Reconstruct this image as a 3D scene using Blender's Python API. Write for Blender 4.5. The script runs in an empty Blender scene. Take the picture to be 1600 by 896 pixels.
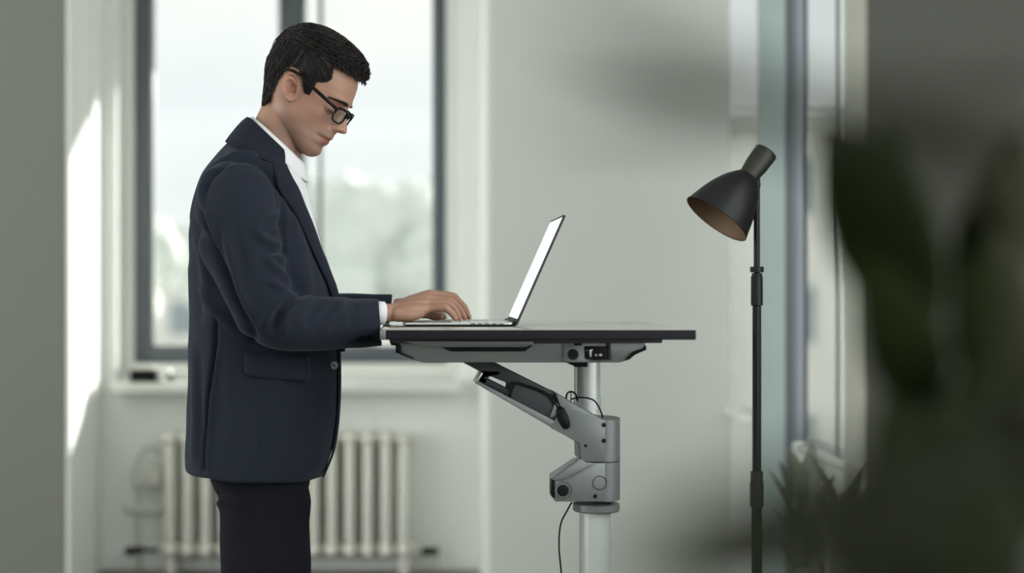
import bpy, bmesh, math, random
import numpy as np
from mathutils import Vector, Matrix

random.seed(7)
rng = np.random.default_rng(11)
S = bpy.context.scene
COL = S.collection

# ------------------------------------------------------------------ camera, world, lights, exposure
F_PX = 2667.0          # focal length in pixels of the 1600 px wide frame
VX, VY = 640.0, 448.0  # vanishing point of the room's depth lines
CAM_Z = 1.20
cam_d = bpy.data.cameras.new('camera')
cam = bpy.data.objects.new('camera', cam_d)
COL.objects.link(cam)
cam.location = (0, 0, CAM_Z)
cam.rotation_euler = (math.pi / 2, 0, 0)
cam_d.sensor_width = 36
cam_d.lens = 36 * F_PX / 1600
cam_d.shift_x = (800 - VX) / 1600
cam_d.clip_start = 0.02
cam_d.dof.use_dof = True
cam_d.dof.focus_distance = 3.25
cam_d.dof.aperture_fstop = 1.75
cam_d.dof.aperture_blades = 0
S.camera = cam

SKY = 4.1
w = bpy.data.worlds.new('world')
S.world = w
w.use_nodes = True
nt = w.node_tree
nt.nodes.clear()
tc = nt.nodes.new('ShaderNodeTexCoord')
noi = nt.nodes.new('ShaderNodeTexNoise')
noi.inputs['Scale'].default_value = 3.0
noi.inputs['Detail'].default_value = 4
mp = nt.nodes.new('ShaderNodeMapping')
mp.inputs['Scale'].default_value = (1, 1, 2.5)
cr = nt.nodes.new('ShaderNodeValToRGB')
cr.color_ramp.elements[0].position = 0.35
cr.color_ramp.elements[0].color = (0.86, 0.92, 0.93, 1)
cr.color_ramp.elements[1].position = 0.6
cr.color_ramp.elements[1].color = (1.0, 1.0, 0.965, 1)
bg = nt.nodes.new('ShaderNodeBackground')
bg.inputs['Strength'].default_value = SKY
wo = nt.nodes.new('ShaderNodeOutputWorld')
nt.links.new(tc.outputs['Generated'], mp.inputs['Vector'])
nt.links.new(mp.outputs['Vector'], noi.inputs['Vector'])
nt.links.new(noi.outputs['Fac'], cr.inputs['Fac'])
nt.links.new(cr.outputs['Color'], bg.inputs['Color'])
nt.links.new(bg.outputs['Background'], wo.inputs['Surface'])

sun_d = bpy.data.lights.new('sun', 'SUN')
sun_d.energy = 34.0
sun_d.angle = math.radians(1.5)
sun_d.color = (1.0, 0.97, 0.9)
sun = bpy.data.objects.new('sun', sun_d)
COL.objects.link(sun)
sun.rotation_euler = Vector((-0.8, -1.0, -0.5)).to_track_quat('-Z', 'Y').to_euler()
sun.location = (6, 12, 8)

S.view_settings.view_transform = 'Standard'
S.view_settings.look = 'None'
S.view_settings.exposure = 0.0
S.view_settings.gamma = 1.0
S.view_settings.use_curve_mapping = False
S.cycles.max_bounces = 8
S.cycles.diffuse_bounces = 5
S.cycles.transparent_max_bounces = 12
S.cycles.sample_clamp_indirect = 6
S.cycles.caustics_reflective = False
S.cycles.caustics_refractive = False


# ------------------------------------------------------------------ helpers
def P(px, py, D):
    """world point seen at pixel (px,py) when it stands D metres away"""
    return Vector(((px - VX) / F_PX * D, D, CAM_Z - (py - VY) / F_PX * D))


def srgb(r, g, b):
    f = lambda c: (c / 255 / 12.92) if c / 255 <= 0.04045 else ((c / 255 + 0.055) / 1.055) ** 2.4
    return (f(r), f(g), f(b))


MATS = {}


def mat(name, col, rough=0.5, metal=0.0, var=0.06, scale=8.0, bump=0.0, bscale=60.0, sheen=0.0, spec=0.5, stretch=(1, 1, 1),
        coat=0.0, subs=0.0, alt=None, emis=None, estr=0.0, attr=None):
    if name in MATS:
        return MATS[name]
    m = bpy.data.materials.new(name)
    m.use_nodes = True
    n = m.node_tree.nodes
    l = m.node_tree.links
    b = n['Principled BSDF']
    t = n.new('ShaderNodeTexCoord')
    mpn = n.new('ShaderNodeMapping')
    mpn.inputs['Scale'].default_value = stretch
    l.new(t.outputs['Object'], mpn.inputs['Vector'])
    no = n.new('ShaderNodeTexNoise')
    no.inputs['Scale'].default_value = scale
    no.inputs['Detail'].default_value = 4
    l.new(mpn.outputs['Vector'], no.inputs['Vector'])
    mx = n.new('ShaderNodeMix')
    mx.data_type = 'RGBA'
    c2 = alt if alt else tuple(max(0, c * (1 - var * 2)) for c in col)
    mx.inputs[6].default_value = (*c2, 1)
    mx.inputs[7].default_value = (*col, 1)
    l.new(no.outputs['Fac'], mx.inputs[0])
    out = mx.outputs[2]
    if attr:
        at = n.new('ShaderNodeAttribute')
        at.attribute_name = attr
        m2 = n.new('ShaderNodeMix')
        m2.data_type = 'RGBA'
        m2.blend_type = 'MULTIPLY'
        m2.inputs[0].default_value = 1.0
        l.new(out, m2.inputs[6])
        l.new(at.outputs['Color'], m2.inputs[7])
        out = m2.outputs[2]
    l.new(out, b.inputs['Base Color'])
    b.inputs['Roughness'].default_value = rough
    b.inputs['Metallic'].default_value = metal
    b.inputs['Specular IOR Level'].default_value = spec
    if sheen:
        b.inputs['Sheen Weight'].default_value = sheen
        b.inputs['Sheen Roughness'].default_value = 0.4
        b.inputs['Sheen Tint'].default_value = (0.75, 0.82, 1.0, 1)
    if coat:
        b.inputs['Coat Weight'].default_value = coat
    if subs:
        b.inputs['Subsurface Weight'].default_value = subs
        b.inputs['Subsurface Radius'].default_value = (0.012, 0.005, 0.003)
        b.inputs['Subsurface Scale'].default_value = 0.6
    if emis:
        b.inputs['Emission Color'].default_value = (*emis, 1)
        b.inputs['Emission Strength'].default_value = estr
    if bump:
        n2 = n.new('ShaderNodeTexNoise')
        n2.inputs['Scale'].default_value = bscale
        n2.inputs['Detail'].default_value = 3
        l.new(mpn.outputs['Vector'], n2.inputs['Vector'])
        bp = n.new('ShaderNodeBump')
        bp.inputs['Strength'].default_value = bump
        bp.inputs['Distance'].default_value = 0.002
        l.new(n2.outputs['Fac'], bp.inputs['Height'])
        l.new(bp.outputs['Normal'], b.inputs['Normal'])
    MATS[name] = m
    return m


def glass_mat(name, tint, refl=0.06):
    m = bpy.data.materials.new(name)
    m.use_nodes = True
    n = m.node_tree.nodes
    l = m.node_tree.links
    n.clear()
    o = n.new('ShaderNodeOutputMaterial')
    tr = n.new('ShaderNodeBsdfTransparent')
    gl = n.new('ShaderNodeBsdfGlossy')
    gl.inputs['Roughness'].default_value = 0.02
    tx = n.new('ShaderNodeTexCoord')
    no = n.new('ShaderNodeTexNoise')
    no.inputs['Scale'].default_value = 1.5
    mxc = n.new('ShaderNodeMix')
    mxc.data_type = 'RGBA'
    mxc.inputs[6].default_value = (*[c * 0.97 for c in tint], 1)
    mxc.inputs[7].default_value = (*tint, 1)
    l.new(tx.outputs['Object'], no.inputs['Vector'])
    l.new(no.outputs['Fac'], mxc.inputs[0])
    l.new(mxc.outputs[2], tr.inputs['Color'])
    mx = n.new('ShaderNodeMixShader')
    mx.inputs[0].default_value = refl
    l.new(tr.outputs[0], mx.inputs[1])
    l.new(gl.outputs[0], mx.inputs[2])
    l.new(mx.outputs[0], o.inputs['Surface'])
    return m


def link(name, me, m=None, parent=None, smooth=True):
    o = bpy.data.objects.new(name, me)
    COL.objects.link(o)
    if m:
        me.materials.append(m)
    if smooth:
        me.polygons.foreach_set('use_smooth', [True] * len(me.polygons))
    if parent:
        o.parent = parent
        if parent.type == 'EMPTY':
            o.matrix_parent_inverse = Matrix.Translation(-parent.location)
    return o


def mesh(verts, faces):
    me = bpy.data.meshes.new('m')
    me.from_pydata([tuple(v) for v in verts], [], [tuple(int(i) for i in f) for f in faces])
    bm = bmesh.new()
    bm.from_mesh(me)
    bmesh.ops.recalc_face_normals(bm, faces=bm.faces)
    bm.to_mesh(me)
    bm.free()
    return me


def obj(name, geo, m, parent=None, smooth=True, angle=None):
    o = link(name, mesh(*geo), m, parent, smooth)
    if angle:
        try:
            o.data.set_sharp_from_angle(angle=math.radians(angle))
        except Exception:
            pass
    return o


def thing(name, label, cat, loc=(0, 0, 0), group=None):
    o = bpy.data.objects.new(name, None)
    COL.objects.link(o)
    o.location = loc
    o.empty_display_size = 0.1
    o['label'] = label
    o['category'] = cat
    if group:
        o['group'] = group
    return o


def tag(o, label, cat, group=None, kind=None):
    o['label'] = label
    o['category'] = cat
    if group:
        o['group'] = group
    if kind:
        o['kind'] = kind
    return o


def struct(o):
    o['kind'] = 'structure'
    return o


def join(*gs):
    V, Fc = [], []
    for v, f in gs:
        b = len(V)
        V += [tuple(x) for x in v]
        Fc += [tuple(int(i) + b for i in q) for q in f]
    return V, Fc


def box(x0, x1, y0, y1, z0, z1, bev=0.0, seg=2):
    bm = bmesh.new()
    bmesh.ops.create_cube(bm, size=1)
    for v in bm.verts:
        v.co = Vector(((x0 + x1) / 2 + v.co.x * (x1 - x0), (y0 + y1) / 2 + v.co.y * (y1 - y0), (z0 + z1) / 2 + v.co.z * (z1 - z0)))
    if bev:
        bmesh.ops.bevel(bm, geom=list(bm.edges), offset=bev, segments=seg, affect='EDGES', profile=0.5)
    bm.verts.index_update()
    g = ([tuple(v.co) for v in bm.verts], [[v.index for v in f.verts] for f in bm.faces])
    bm.free()
    return g


def prism(pts, y0, y1, bev=0.0, seg=2):
    """polygon given in (x,z), extruded from y0 to y1"""
    bm = bmesh.new()
    a = [bm.verts.new((p[0], y0, p[1])) for p in pts]
    b = [bm.verts.new((p[0], y1, p[1])) for p in pts]
    n = len(pts)
    bm.faces.new(a)
    bm.faces.new(b[::-1])
    for i in range(n):
        bm.faces.new((a[i], b[i], b[(i + 1) % n], a[(i + 1) % n]))
    bmesh.ops.recalc_face_normals(bm, faces=bm.faces)
    if bev:
        bmesh.ops.bevel(bm, geom=list(bm.edges), offset=bev, segments=seg, affect='EDGES', profile=0.5)
    bm.verts.index_update()
    g = ([tuple(v.co) for v in bm.verts], [[v.index for v in f.verts] for f in bm.faces])
    bm.free()
    return g


def pxprism(pts, D, depth, bev=0.0, seg=2):
    return prism([(P(x, y, D).x, P(x, y, D).z) for x, y in pts], D, D + depth, bev, seg)


def spline(pts, n):
    """Catmull-Rom through rows of numbers -> n rows"""
    p = np.array(pts, float)
    k = len(p)
    t = np.linspace(0, k - 1, n)
    i = np.clip(t.astype(int), 0, k - 2)
    f = (t - i)[:, None]
    g = lambda j: p[np.clip(j, 0, k - 1)]
    p0, p1, p2, p3 = g(i - 1), g(i), g(i + 1), g(i + 2)
    return 0.5 * ((2 * p1) + (-p0 + p2) * f + (2 * p0 - 5 * p1 + 4 * p2 - p3) * f ** 2 + (-p0 + 3 * p1 - 3 * p2 + p3) * f ** 3)


def tube(path, n=16, steps=None, cap='round', squash=1.0, up=None):
    """path rows: x y z radius"""
    r = np.array([[*p[0], p[1]] if len(p) == 2 else list(p) for p in path], float)
    if steps:
        r = spline(r, steps)
    pts, rad = r[:, :3], r[:, 3]
    if cap == 'round':
        d0 = pts[0] - pts[1]
        d0 /= np.linalg.norm(d0) + 1e-9
        d1 = pts[-1] - pts[-2]
        d1 /= np.linalg.norm(d1) + 1e-9
        pre, post = [], []
        for a in (85, 65, 45, 22):
            a = math.radians(a)
            pre.append([*(pts[0] + d0 * rad[0] * math.sin(a)), rad[0] * math.cos(a)])
        for a in (22, 45, 65, 85):
            a = math.radians(a)
            post.append([*(pts[-1] + d1 * rad[-1] * math.sin(a)), rad[-1] * math.cos(a)])
        r = np.vstack([pre, np.c_[pts, rad], post])
        pts, rad = r[:, :3], r[:, 3]
    T = np.gradient(pts, axis=0)
    T /= np.linalg.norm(T, axis=1)[:, None] + 1e-9
    u = np.array(up if up is not None else ((0, 0, 1) if abs(T[0][2]) < 0.9 else (1, 0, 0)), float)
    V, Fc = [], []
    for i in range(len(pts)):
        u = u - T[i] * np.dot(u, T[i])
        u /= np.linalg.norm(u) + 1e-9
        v = np.cross(T[i], u)
        for k in range(n):
            a = 2 * math.pi * k / n
            V.append(pts[i] + rad[i] * (u * math.cos(a) * squash + v * math.sin(a)))
    m = len(pts)
    for i in range(m - 1):
        for k in range(n):
            a, b = i * n + k, i * n + (k + 1) % n
            Fc.append((a, b, b + n, a + n))
    Fc.append(tuple(range(n)))
    Fc.append(tuple(range((m - 1) * n, m * n))[::-1])
    return V, Fc


def grid(A, closed=True, cap=True):
    """A: rows x cols x 3 -> quads; closed = wraps around the columns"""
    A = np.asarray(A, float)
    R, C = A.shape[:2]
    V = A.reshape(-1, 3)
    Fc = []
    for i in range(R - 1):
        for k in range(C if closed else C - 1):
            a, b = i * C + k, i * C + (k + 1) % C
            Fc.append((a, b, b + C, a + C))
    if closed and cap:
        Fc.append(tuple(range(C)))
        Fc.append(tuple(range((R - 1) * C, R * C))[::-1])
    return V, Fc


def sheet(A, thick, nrm=None):
    """open grid made solid along its own normals"""
    A = np.asarray(A, float)
    R, C = A.shape[:2]
    if nrm is None:
        du = np.gradient(A, axis=0)
        dv = np.gradient(A, axis=1)
        nrm = np.cross(du, dv)
        nrm /= np.linalg.norm(nrm, axis=2)[..., None] + 1e-12
    B = A - nrm * thick
    V = np.vstack([A.reshape(-1, 3), B.reshape(-1, 3)])
    N = R * C
    Fc = []
    for i in range(R - 1):
        for k in range(C - 1):
            a = i * C + k
            Fc.append((a, a + 1, a + 1 + C, a + C))
            Fc.append((N + a, N + a + C, N + a + 1 + C, N + a + 1))
    for i in range(R - 1):
        a = i * C
        Fc.append((a, a + C, N + a + C, N + a))
        a = i * C + C - 1
        Fc.append((a, N + a, N + a + C, a + C))
    for k in range(C - 1):
        Fc.append((k, N + k, N + k + 1, k + 1))
        a = (R - 1) * C + k
        Fc.append((a, a + 1, N + a + 1, N + a))
    return V, Fc


def lathe(prof, origin=(0, 0, 0), axis=(0, 0, 1), n=40, cap=True):
    """prof rows: (distance along axis, radius)"""
    ax = Vector(axis).normalized()
    q = Vector((0, 0, 1)).rotation_difference(ax)
    o = Vector(origin)
    A = []
    for h, r in prof:
        A.append([tuple(o + q @ Vector((r * math.cos(2 * math.pi * k / n), r * math.sin(2 * math.pi * k / n), h))) for k in range(n)])
    return grid(A, True, cap)


def remesh(geo, voxel, smooth=0, smf=0.5):
    me = mesh(*geo)
    o = bpy.data.objects.new('tmp', me)
    COL.objects.link(o)
    md = o.modifiers.new('r', 'REMESH')
    md.mode = 'VOXEL'
    md.voxel_size = voxel
    if smooth:
        ms = o.modifiers.new('s', 'SMOOTH')
        ms.iterations = smooth
        ms.factor = smf
    dg = bpy.context.evaluated_depsgraph_get()
    me2 = bpy.data.meshes.new_from_object(o.evaluated_get(dg))
    bpy.data.objects.remove(o)
    bpy.data.meshes.remove(me)
    return me2


def verts_np(me):
    a = np.empty(len(me.vertices) * 3, np.float32)
    me.vertices.foreach_get('co', a)
    return a.reshape(-1, 3).astype(float)


def norms_np(me):
    a = np.empty(len(me.vertices) * 3, np.float32)
    me.vertices.foreach_get('normal', a)
    return a.reshape(-1, 3).astype(float)


def set_verts(me, V):
    me.vertices.foreach_set('co', V.astype(np.float32).ravel())
    me.update()


# ------------------------------------------------------------------ materials
M_white = mat('white_wall_paint', srgb(242, 244, 241), 0.8, var=0.015, scale=2, bump=0.15, bscale=120)
M_pier = mat('pale_grey_wall_paint', srgb(222, 224, 219), 0.8, var=0.02, scale=1.5, bump=0.15, bscale=120)
M_grey = mat('grey_wall_paint', srgb(124, 126, 119), 0.85, var=0.03, scale=1.5, bump=0.15, bscale=120)
M_dark = mat('dark_grey_wall_paint', srgb(86, 87, 82), 0.85, var=0.08, scale=1.2, bump=0.15, bscale=120)
M_floor = mat('grey_floor', srgb(120, 120, 112), 0.45, var=0.12, scale=3, bump=0.1, bscale=40)
M_ceil = mat('white_ceiling_paint', srgb(228, 230, 224), 0.9, var=0.01)
M_frame = mat('blue_grey_window_metal', srgb(92, 99, 105), 0.45, var=0.05, scale=4, metal=0.1)
M_lframe = mat('pale_window_metal', srgb(176, 194, 196), 0.4, var=0.05, scale=4)
M_wframe = mat('white_window_wood', srgb(238, 240, 236), 0.4, var=0.01)
M_sill = mat('white_stone_sill', srgb(226, 229, 224), 0.25, var=0.02, scale=6)
M_glass = glass_mat('tinted_window_glass', (0.505, 0.511, 0.507), 0.012)
M_glass2 = glass_mat('tinted_side_glass', (0.43, 0.438, 0.432), 0.012)
M_rad = mat('cream_radiator_enamel', srgb(236, 235, 226), 0.35, var=0.03, scale=9)
M_pipe = mat('white_pipe_enamel', srgb(205, 206, 198), 0.4, var=0.03)
M_blackp = mat('black_plastic', srgb(20, 20, 22), 0.5, var=0.1, scale=30, spec=0.12)
M_topedge = mat('black_desk_laminate', srgb(24, 23, 28), 0.5, var=0.1, scale=40, spec=0.12)
M_top = mat('reflection_paled_laminate', srgb(165, 168, 165), 0.2, var=0.05, scale=30, coat=0.5, spec=0.9)  # reflection of the bright pier put into the top's colour
M_steel = mat('grey_powder_coated_steel', srgb(112, 117, 117), 0.42, var=0.04, scale=20, metal=0.35, bump=0.05, bscale=600)
M_steel2 = mat('charcoal_steel', srgb(58, 60, 63), 0.5, var=0.05, scale=20, metal=0.1, spec=0.2)
M_tube = mat('pale_lacquered_tube', srgb(188, 194, 191), 0.3, var=0.02, scale=10, metal=0.25)
M_alu = mat('silver_aluminium', srgb(190, 193, 192), 0.32, var=0.03, scale=40, metal=0.75)
M_key = mat('pale_grey_keycap', srgb(215, 217, 215), 0.5, var=0.03, scale=60)
M_scr = mat('lit_laptop_display', srgb(230, 235, 232), 0.2, var=0.02, scale=10, emis=(0.93, 1.0, 0.97), estr=0.72)
M_lamp = mat('matt_black_lamp_metal', srgb(20, 20, 24), 0.45, var=0.08, scale=20, spec=0.25)
M_lampg = mat('olive_reflection_lamp_metal', srgb(28, 31, 20), 0.5, var=0.08, scale=20)  # olive reflection on the black cap put into the colour
M_lampi = mat('brown_gold_reflector', srgb(135, 108, 84), 0.4, var=0.08, scale=14, metal=0.3)
M_skin = mat('skin', srgb(156, 119, 100), 0.5, var=0.05, scale=40, bump=0.12, bscale=900, subs=0.12, spec=0.4, attr='tint')
M_hair = mat('dark_brown_hair', srgb(27, 22, 22), 0.5, var=0.2, scale=80, spec=0.25)
M_suit = mat('navy_wool_suiting', srgb(36, 40, 50), 0.85, var=0.05, scale=150, bump=0.35, bscale=900, sheen=0.10, spec=0.06)
M_suitd = mat('navy_wool_collar', srgb(33, 36, 46), 0.85, var=0.05, scale=150, bump=0.35, bscale=900, sheen=0.05, spec=0.06)
M_lining = mat('black_jacket_lining', srgb(16, 16, 20), 0.7, var=0.1, scale=60, spec=0.05)
M_trous = mat('black_navy_trouser_wool', srgb(26, 26, 32), 0.9, var=0.05, scale=150, bump=0.3, bscale=800, sheen=0.03, spec=0.05)
M_shirt = mat('white_shirt_cotton', srgb(212, 214, 216), 0.8, var=0.02, scale=60, bump=0.15, bscale=700)
M_button = mat('grey_horn_button', srgb(120, 122, 128), 0.3, var=0.25, scale=400)
M_spec = mat('black_acetate', srgb(10, 10, 12), 0.3, var=0.1, scale=50, spec=0.15)
M_lens = glass_mat('clear_spectacle_lens', (0.975, 0.985, 0.985), 0.16)
M_leaf = mat('olive_green_leaf', srgb(32, 36, 22), 0.7, var=0.25, scale=12, spec=0.08)
M_leafd = mat('dark_green_leaf', srgb(28, 36, 13), 0.8, var=0.25, scale=12, spec=0.06)
M_stem = mat('brown_plant_stem', srgb(70, 62, 44), 0.8, var=0.2, scale=30, bump=0.5)
M_pot = mat('charcoal_plant_pot', srgb(58, 58, 56), 0.6, var=0.1, scale=12)
M_soil = mat('dark_potting_soil', srgb(48, 38, 30), 0.95, var=0.4, scale=60, bump=0.8, bscale=80)
M_leafp = mat('grey_green_leaf', srgb(158, 161, 148), 0.6, var=0.2, scale=10)
M_tree = mat('haze_paled_foliage', srgb(228, 234, 228), 0.9, var=0.03, scale=0.9, bump=0.4, bscale=3)  # distance haze put into the leaf colour
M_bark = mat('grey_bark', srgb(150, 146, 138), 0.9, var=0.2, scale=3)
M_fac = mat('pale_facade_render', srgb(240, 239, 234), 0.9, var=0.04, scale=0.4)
M_facg = mat('facade_window_glass', srgb(160, 172, 178), 0.2, var=0.1, scale=0.6)
M_land = mat('haze_paled_paving', srgb(214, 216, 212), 0.9, var=0.1, scale=0.3)  # ground paled, haze put into its colour
M_shoe = mat('black_shoe_leather', srgb(20, 18, 18), 0.3, var=0.1, scale=20)

# ------------------------------------------------------------------ the room
NX0, NX1 = -1.317, 0.3066      # niche side walls
PY, WY = 6.54, 7.24            # pier fronts, niche back wall
RX = 1.226                     # right wall
CH = 3.1
struct(obj('floor', box(-4.6, RX + 0.3, -1.8, 7.6, -0.12, 0.0), M_floor, smooth=False))
struct(obj('ceiling', box(-4.6, RX + 0.3, -1.8, 7.6, CH, CH + 0.12), M_ceil, smooth=False))
struct(obj('wall_left_pier', box(-4.6, NX0, PY, 7.6, 0, CH, 0.006, 2), M_grey, smooth=False))
struct(obj('wall_middle_pier', box(NX1, RX, PY, 7.6, 0, CH, 0.006, 2), M_pier, smooth=False))
OX0, OX1, OZ0, OZ1 = -1.243, 0.198, 0.80, 2.72
struct(obj('wall_back', join(box(NX0, OX0, WY, 7.6, 0, CH), box(OX1, NX1, WY, 7.6, 0, CH), box(OX0, OX1, WY, 7.6, 0, OZ0 - 0.045),
                             box(OX0, OX1, WY, 7.6, OZ1, CH)), M_white, smooth=False))
# white painted liner of the niche's left flank (two flat pilaster steps as in the photo)
struct(obj('trim_1', join(box(NX0, NX0 + 0.012, PY + 0.004, WY, 0.0, CH), box(NX0, NX0 + 0.02, 6.98, 7.01, 0.0, CH)), M_white, smooth=False))
struct(obj('trim_2', box(NX1 - 0.012, NX1, PY + 0.004, WY, 0.0, CH), M_white, smooth=False))
struct(obj('wall_left', join(box(-4.8, -4.6, -1.8, -0.6, 0, CH), box(-4.8, -4.6, 6.3, 7.6, 0, CH), box(-4.8, -4.6, -0.6, 6.3, 0, 0.3), box(-4.8, -4.6, -0.6, 6.3, 3.0, CH)), M_pier, smooth=False))
# right wall: solid dark length, low parapet under the glazing, open glazing towards the camera
struct(obj('wall_right', join(box(RX, RX + 0.22, 3.1, 4.56, 0, CH), box(RX, RX + 0.22, -1.8, 3.1, 2.85, CH), box(RX, RX + 0.22, -1.8, 3.1, 0, 0.9),
                              box(RX, RX + 0.22, -1.8, -1.6, 0.5, 2.85)), M_dark, smooth=False))
struct(obj('wall_right_parapet', join(box(RX, RX + 0.10, 5.40, 7.6, 0, 0.70), box(RX, RX + 0.10, 4.56, 5.40, 0, 0.67)), M_pier, smooth=False))
struct(obj('wall_rear', join(box(-4.6, RX, -1.8, -1.6, 0, 2.6), box(-4.6, RX, -1.8, -1.6, 2.95, CH), box(-4.6, -4.2, -1.8, -1.6, 0.25, 2.95)), M_pier, smooth=False))
struct(obj('baseboard_back', box(NX0 + 0.012, NX1 - 0.012, WY - 0.015, WY, 0, 0.07, 0.003), M_white, smooth=False))
struct(obj('baseboard_middle', box(NX1, RX, PY - 0.015, PY, 0, 0.07, 0.003), M_pier, smooth=False))
struct(obj('baseboard_left', box(-4.6, NX0, PY - 0.015, PY, 0, 0.07, 0.003), M_grey, smooth=False))

# window in the niche
GY = 7.42


def px_x(px, D):
    return (px - VX) / F_PX * D


def px_z(py, D):
    return CAM_Z - (py - VY) / F_PX * D


fx0, fx1 = px_x(210, GY), px_x(697, GY)
fz0, fz1 = px_z(568, GY), 2.70
m0, m1 = px_x(438, GY), px_x(474, GY)
win = bpy.data.objects.new('window_1', None)
COL.objects.link(win)
win.location = ((fx0 + fx1) / 2, GY, OZ0)
win['kind'] = 'structure'
obj('outer_frame', join(box(OX0, fx0, GY - 0.01, GY + 0.09, OZ0, OZ1, 0.004), box(fx1, OX1, GY - 0.01, GY + 0.09, OZ0, OZ1, 0.004),
                        box(OX0, OX1, GY - 0.02, GY + 0.09, OZ0, fz0, 0.004)), M_wframe, win)
obj('sash_frame', join(box(fx0, px_x(236, GY), GY, GY + 0.06, fz0, fz1, 0.006), box(px_x(676, GY), fx1, GY, GY + 0.06, fz0, fz1, 0.006),
                       box(m0, m1, GY - 0.015, GY + 0.06, fz0, fz1, 0.006), box(fx0, fx1, GY + 0.001, GY + 0.06, fz0, px_z(541, GY), 0.006),
                       box(fx0, fx1, GY + 0.001, GY + 0.06, fz1 - 0.07, fz1, 0.006)), M_frame, win)
obj('inner_bead', join(box(px_x(236, GY), px_x(240, GY), GY + 0.02, GY + 0.05, fz0, fz1), box(px_x(434, GY), m0, GY + 0.02, GY + 0.05, fz0, fz1),
                       box(m1, px_x(478, GY), GY + 0.02, GY + 0.05, fz0, fz1), box(px_x(497, GY), px_x(503, GY), GY + 0.05, GY + 0.1, fz0, fz1)),
    M_wframe, win)
obj('pane', box(px_x(236, GY), m0, GY + 0.035, GY + 0.041, fz0 + 0.05, fz1 - 0.05), M_glass, win, smooth=False)
obj('pane', box(m1, px_x(676, GY), GY + 0.035, GY + 0.041, fz0 + 0.05, fz1 - 0.05), M_glass, win, smooth=False)
struct(obj('window_sill', box(px_x(172, 7.05), px_x(723, 7.05), 7.05, GY, OZ0 - 0.04, OZ0, 0.008, 3), M_sill, smooth=False))

# glazed side wall
gw = bpy.data.objects.new('window_2', None)
COL.objects.link(gw)
gw.location = (RX, 5.5, 0.7)
gw['kind'] = 'structure'
obj('wide_mullion', box(RX - 0.006, RX + 0.05, 5.52, 6.00, 0.0, CH, 0.01), M_lframe, gw)
obj('dark_mullion', box(RX - 0.01, RX + 0.05, 5.46, 5.54, 0.0, CH, 0.012), M_frame, gw)
obj('corner_post', box(RX - 0.015, RX + 0.06, 4.56, 4.76, 0.0, CH, 0.01), mat('warm_grey_post_paint', srgb(176, 177, 166), 0.7, var=0.02), gw)
obj('glazing_rail', join(box(RX - 0.03, RX + 0.10, 6.0, PY - 0.001, 0.70, 0.735, 0.008), box(RX, RX + 0.10, 4.76, 5.40, 0.67, 0.70, 0.008),
                         box(RX + 0.02, RX + 0.03, 4.98, 4.99, 0.7, CH)), M_sill, gw)
obj('pane', box(RX + 0.02, RX + 0.026, 6.0, 7.6, 0.70, CH), M_glass2, gw, smooth=False)
obj('pane', box(RX + 0.02, RX + 0.026, 4.76, 5.40, 0.69, CH), M_glass2, gw, smooth=False)

struct(obj('sun_blocking_slab', box(-3.0, 2.0, 7.62, 8.5, 2.66, 2.72), M_white, smooth=False))   # unseen slab added outside to cut off the top of the sunbeam

# ------------------------------------------------------------------ radiator and pipes
RD = 7.06
rad = thing('radiator', 'cream cast-iron column radiator under the window behind the man', 'radiator', (px_x(445, RD), RD + 0.07, 0))


def section_geo(x):
    z0, z1 = px_z(884, RD) + 0.02, px_z(670, RD)
    gs = []
    for y in (RD + 0.02, RD + 0.075, RD + 0.13):
        gs.append(tube([(x, y, z0 + 0.05, 0.020), (x, y, z1 - 0.06, 0.020)], 12))
    gs.append(tube([(x, RD + 0.01, z0 + 0.035, 0.024), (x, RD + 0.145, z0 + 0.035, 0.024)], 14))
    gs.append(tube([(x, RD + 0.01, z1 - 0.045, 0.025), (x, RD + 0.145, z1 - 0.045, 0.025)], 14))
    gs.append(tube([(x - 0.036, RD + 0.075, z0 + 0.04, 0.02), (x + 0.036, RD + 0.075, z0 + 0.04, 0.02)], 12))
    gs.append(tube([(x - 0.036, RD + 0.075, z1 - 0.05, 0.02), (x + 0.036, RD + 0.075, z1 - 0.05, 0.02)], 12))
    return join(*gs)


step = 28.2 / F_PX * RD
n_sec = 13
xs = [px_x(264, RD) + step * i for i in range(n_sec + 1)]
first = obj('radiator_section', section_geo(xs[0]), M_rad, rad)
for x in xs[1:]:
    c = first.copy()
    COL.objects.link(c)
    c.location.x = x - xs[0]
for x in (xs[0], xs[-1]):
    obj('radiator_foot', join(box(x - 0.02, x + 0.02, RD + 0.03, RD + 0.12, 0.0, 0.07, 0.006)), M_rad, rad)

pipe = thing('heating_pipe', 'white looped heating pipe with shelf bracket left of the radiator', 'pipe', (px_x(225, RD), RD + 0.1, 0))
pp = [P(250, 706, RD + 0.12), P(232, 700, RD + 0.12), P(219, 712, RD + 0.12), P(216, 740, RD + 0.12), P(216, 800, RD + 0.12), P(218, 886, RD + 0.12)]
obj('pipe_run', tube([(*p, 0.008) for p in pp], 10, 40), M_pipe, pipe)
obj('pipe_collar', tube([(*P(214, 742, RD + 0.12), 0.014), (*P(250, 742, RD + 0.12), 0.014)], 12), M_pipe, pipe)
obj('pipe_collar', tube([(*P(200, 796, RD + 0.12), 0.016), (*P(250, 799, RD + 0.12), 0.016)], 12), M_pipe, pipe)
obj('valve_body', join(box(px_x(203, RD), px_x(249, RD), RD + 0.09, RD + 0.15, px_z(768, RD), px_z(733, RD), 0.01)), M_pipe, pipe)
obj('valve_handle', join(tube([(*P(200, 862, RD + 0.1), 0.017), (*P(218, 860, RD + 0.1), 0.015)], 14), tube([(*P(218, 860, RD + 0.1), 0.009), (*P(245, 860, RD + 0.1), 0.009)], 12)), M_blackp, pipe)
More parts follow.
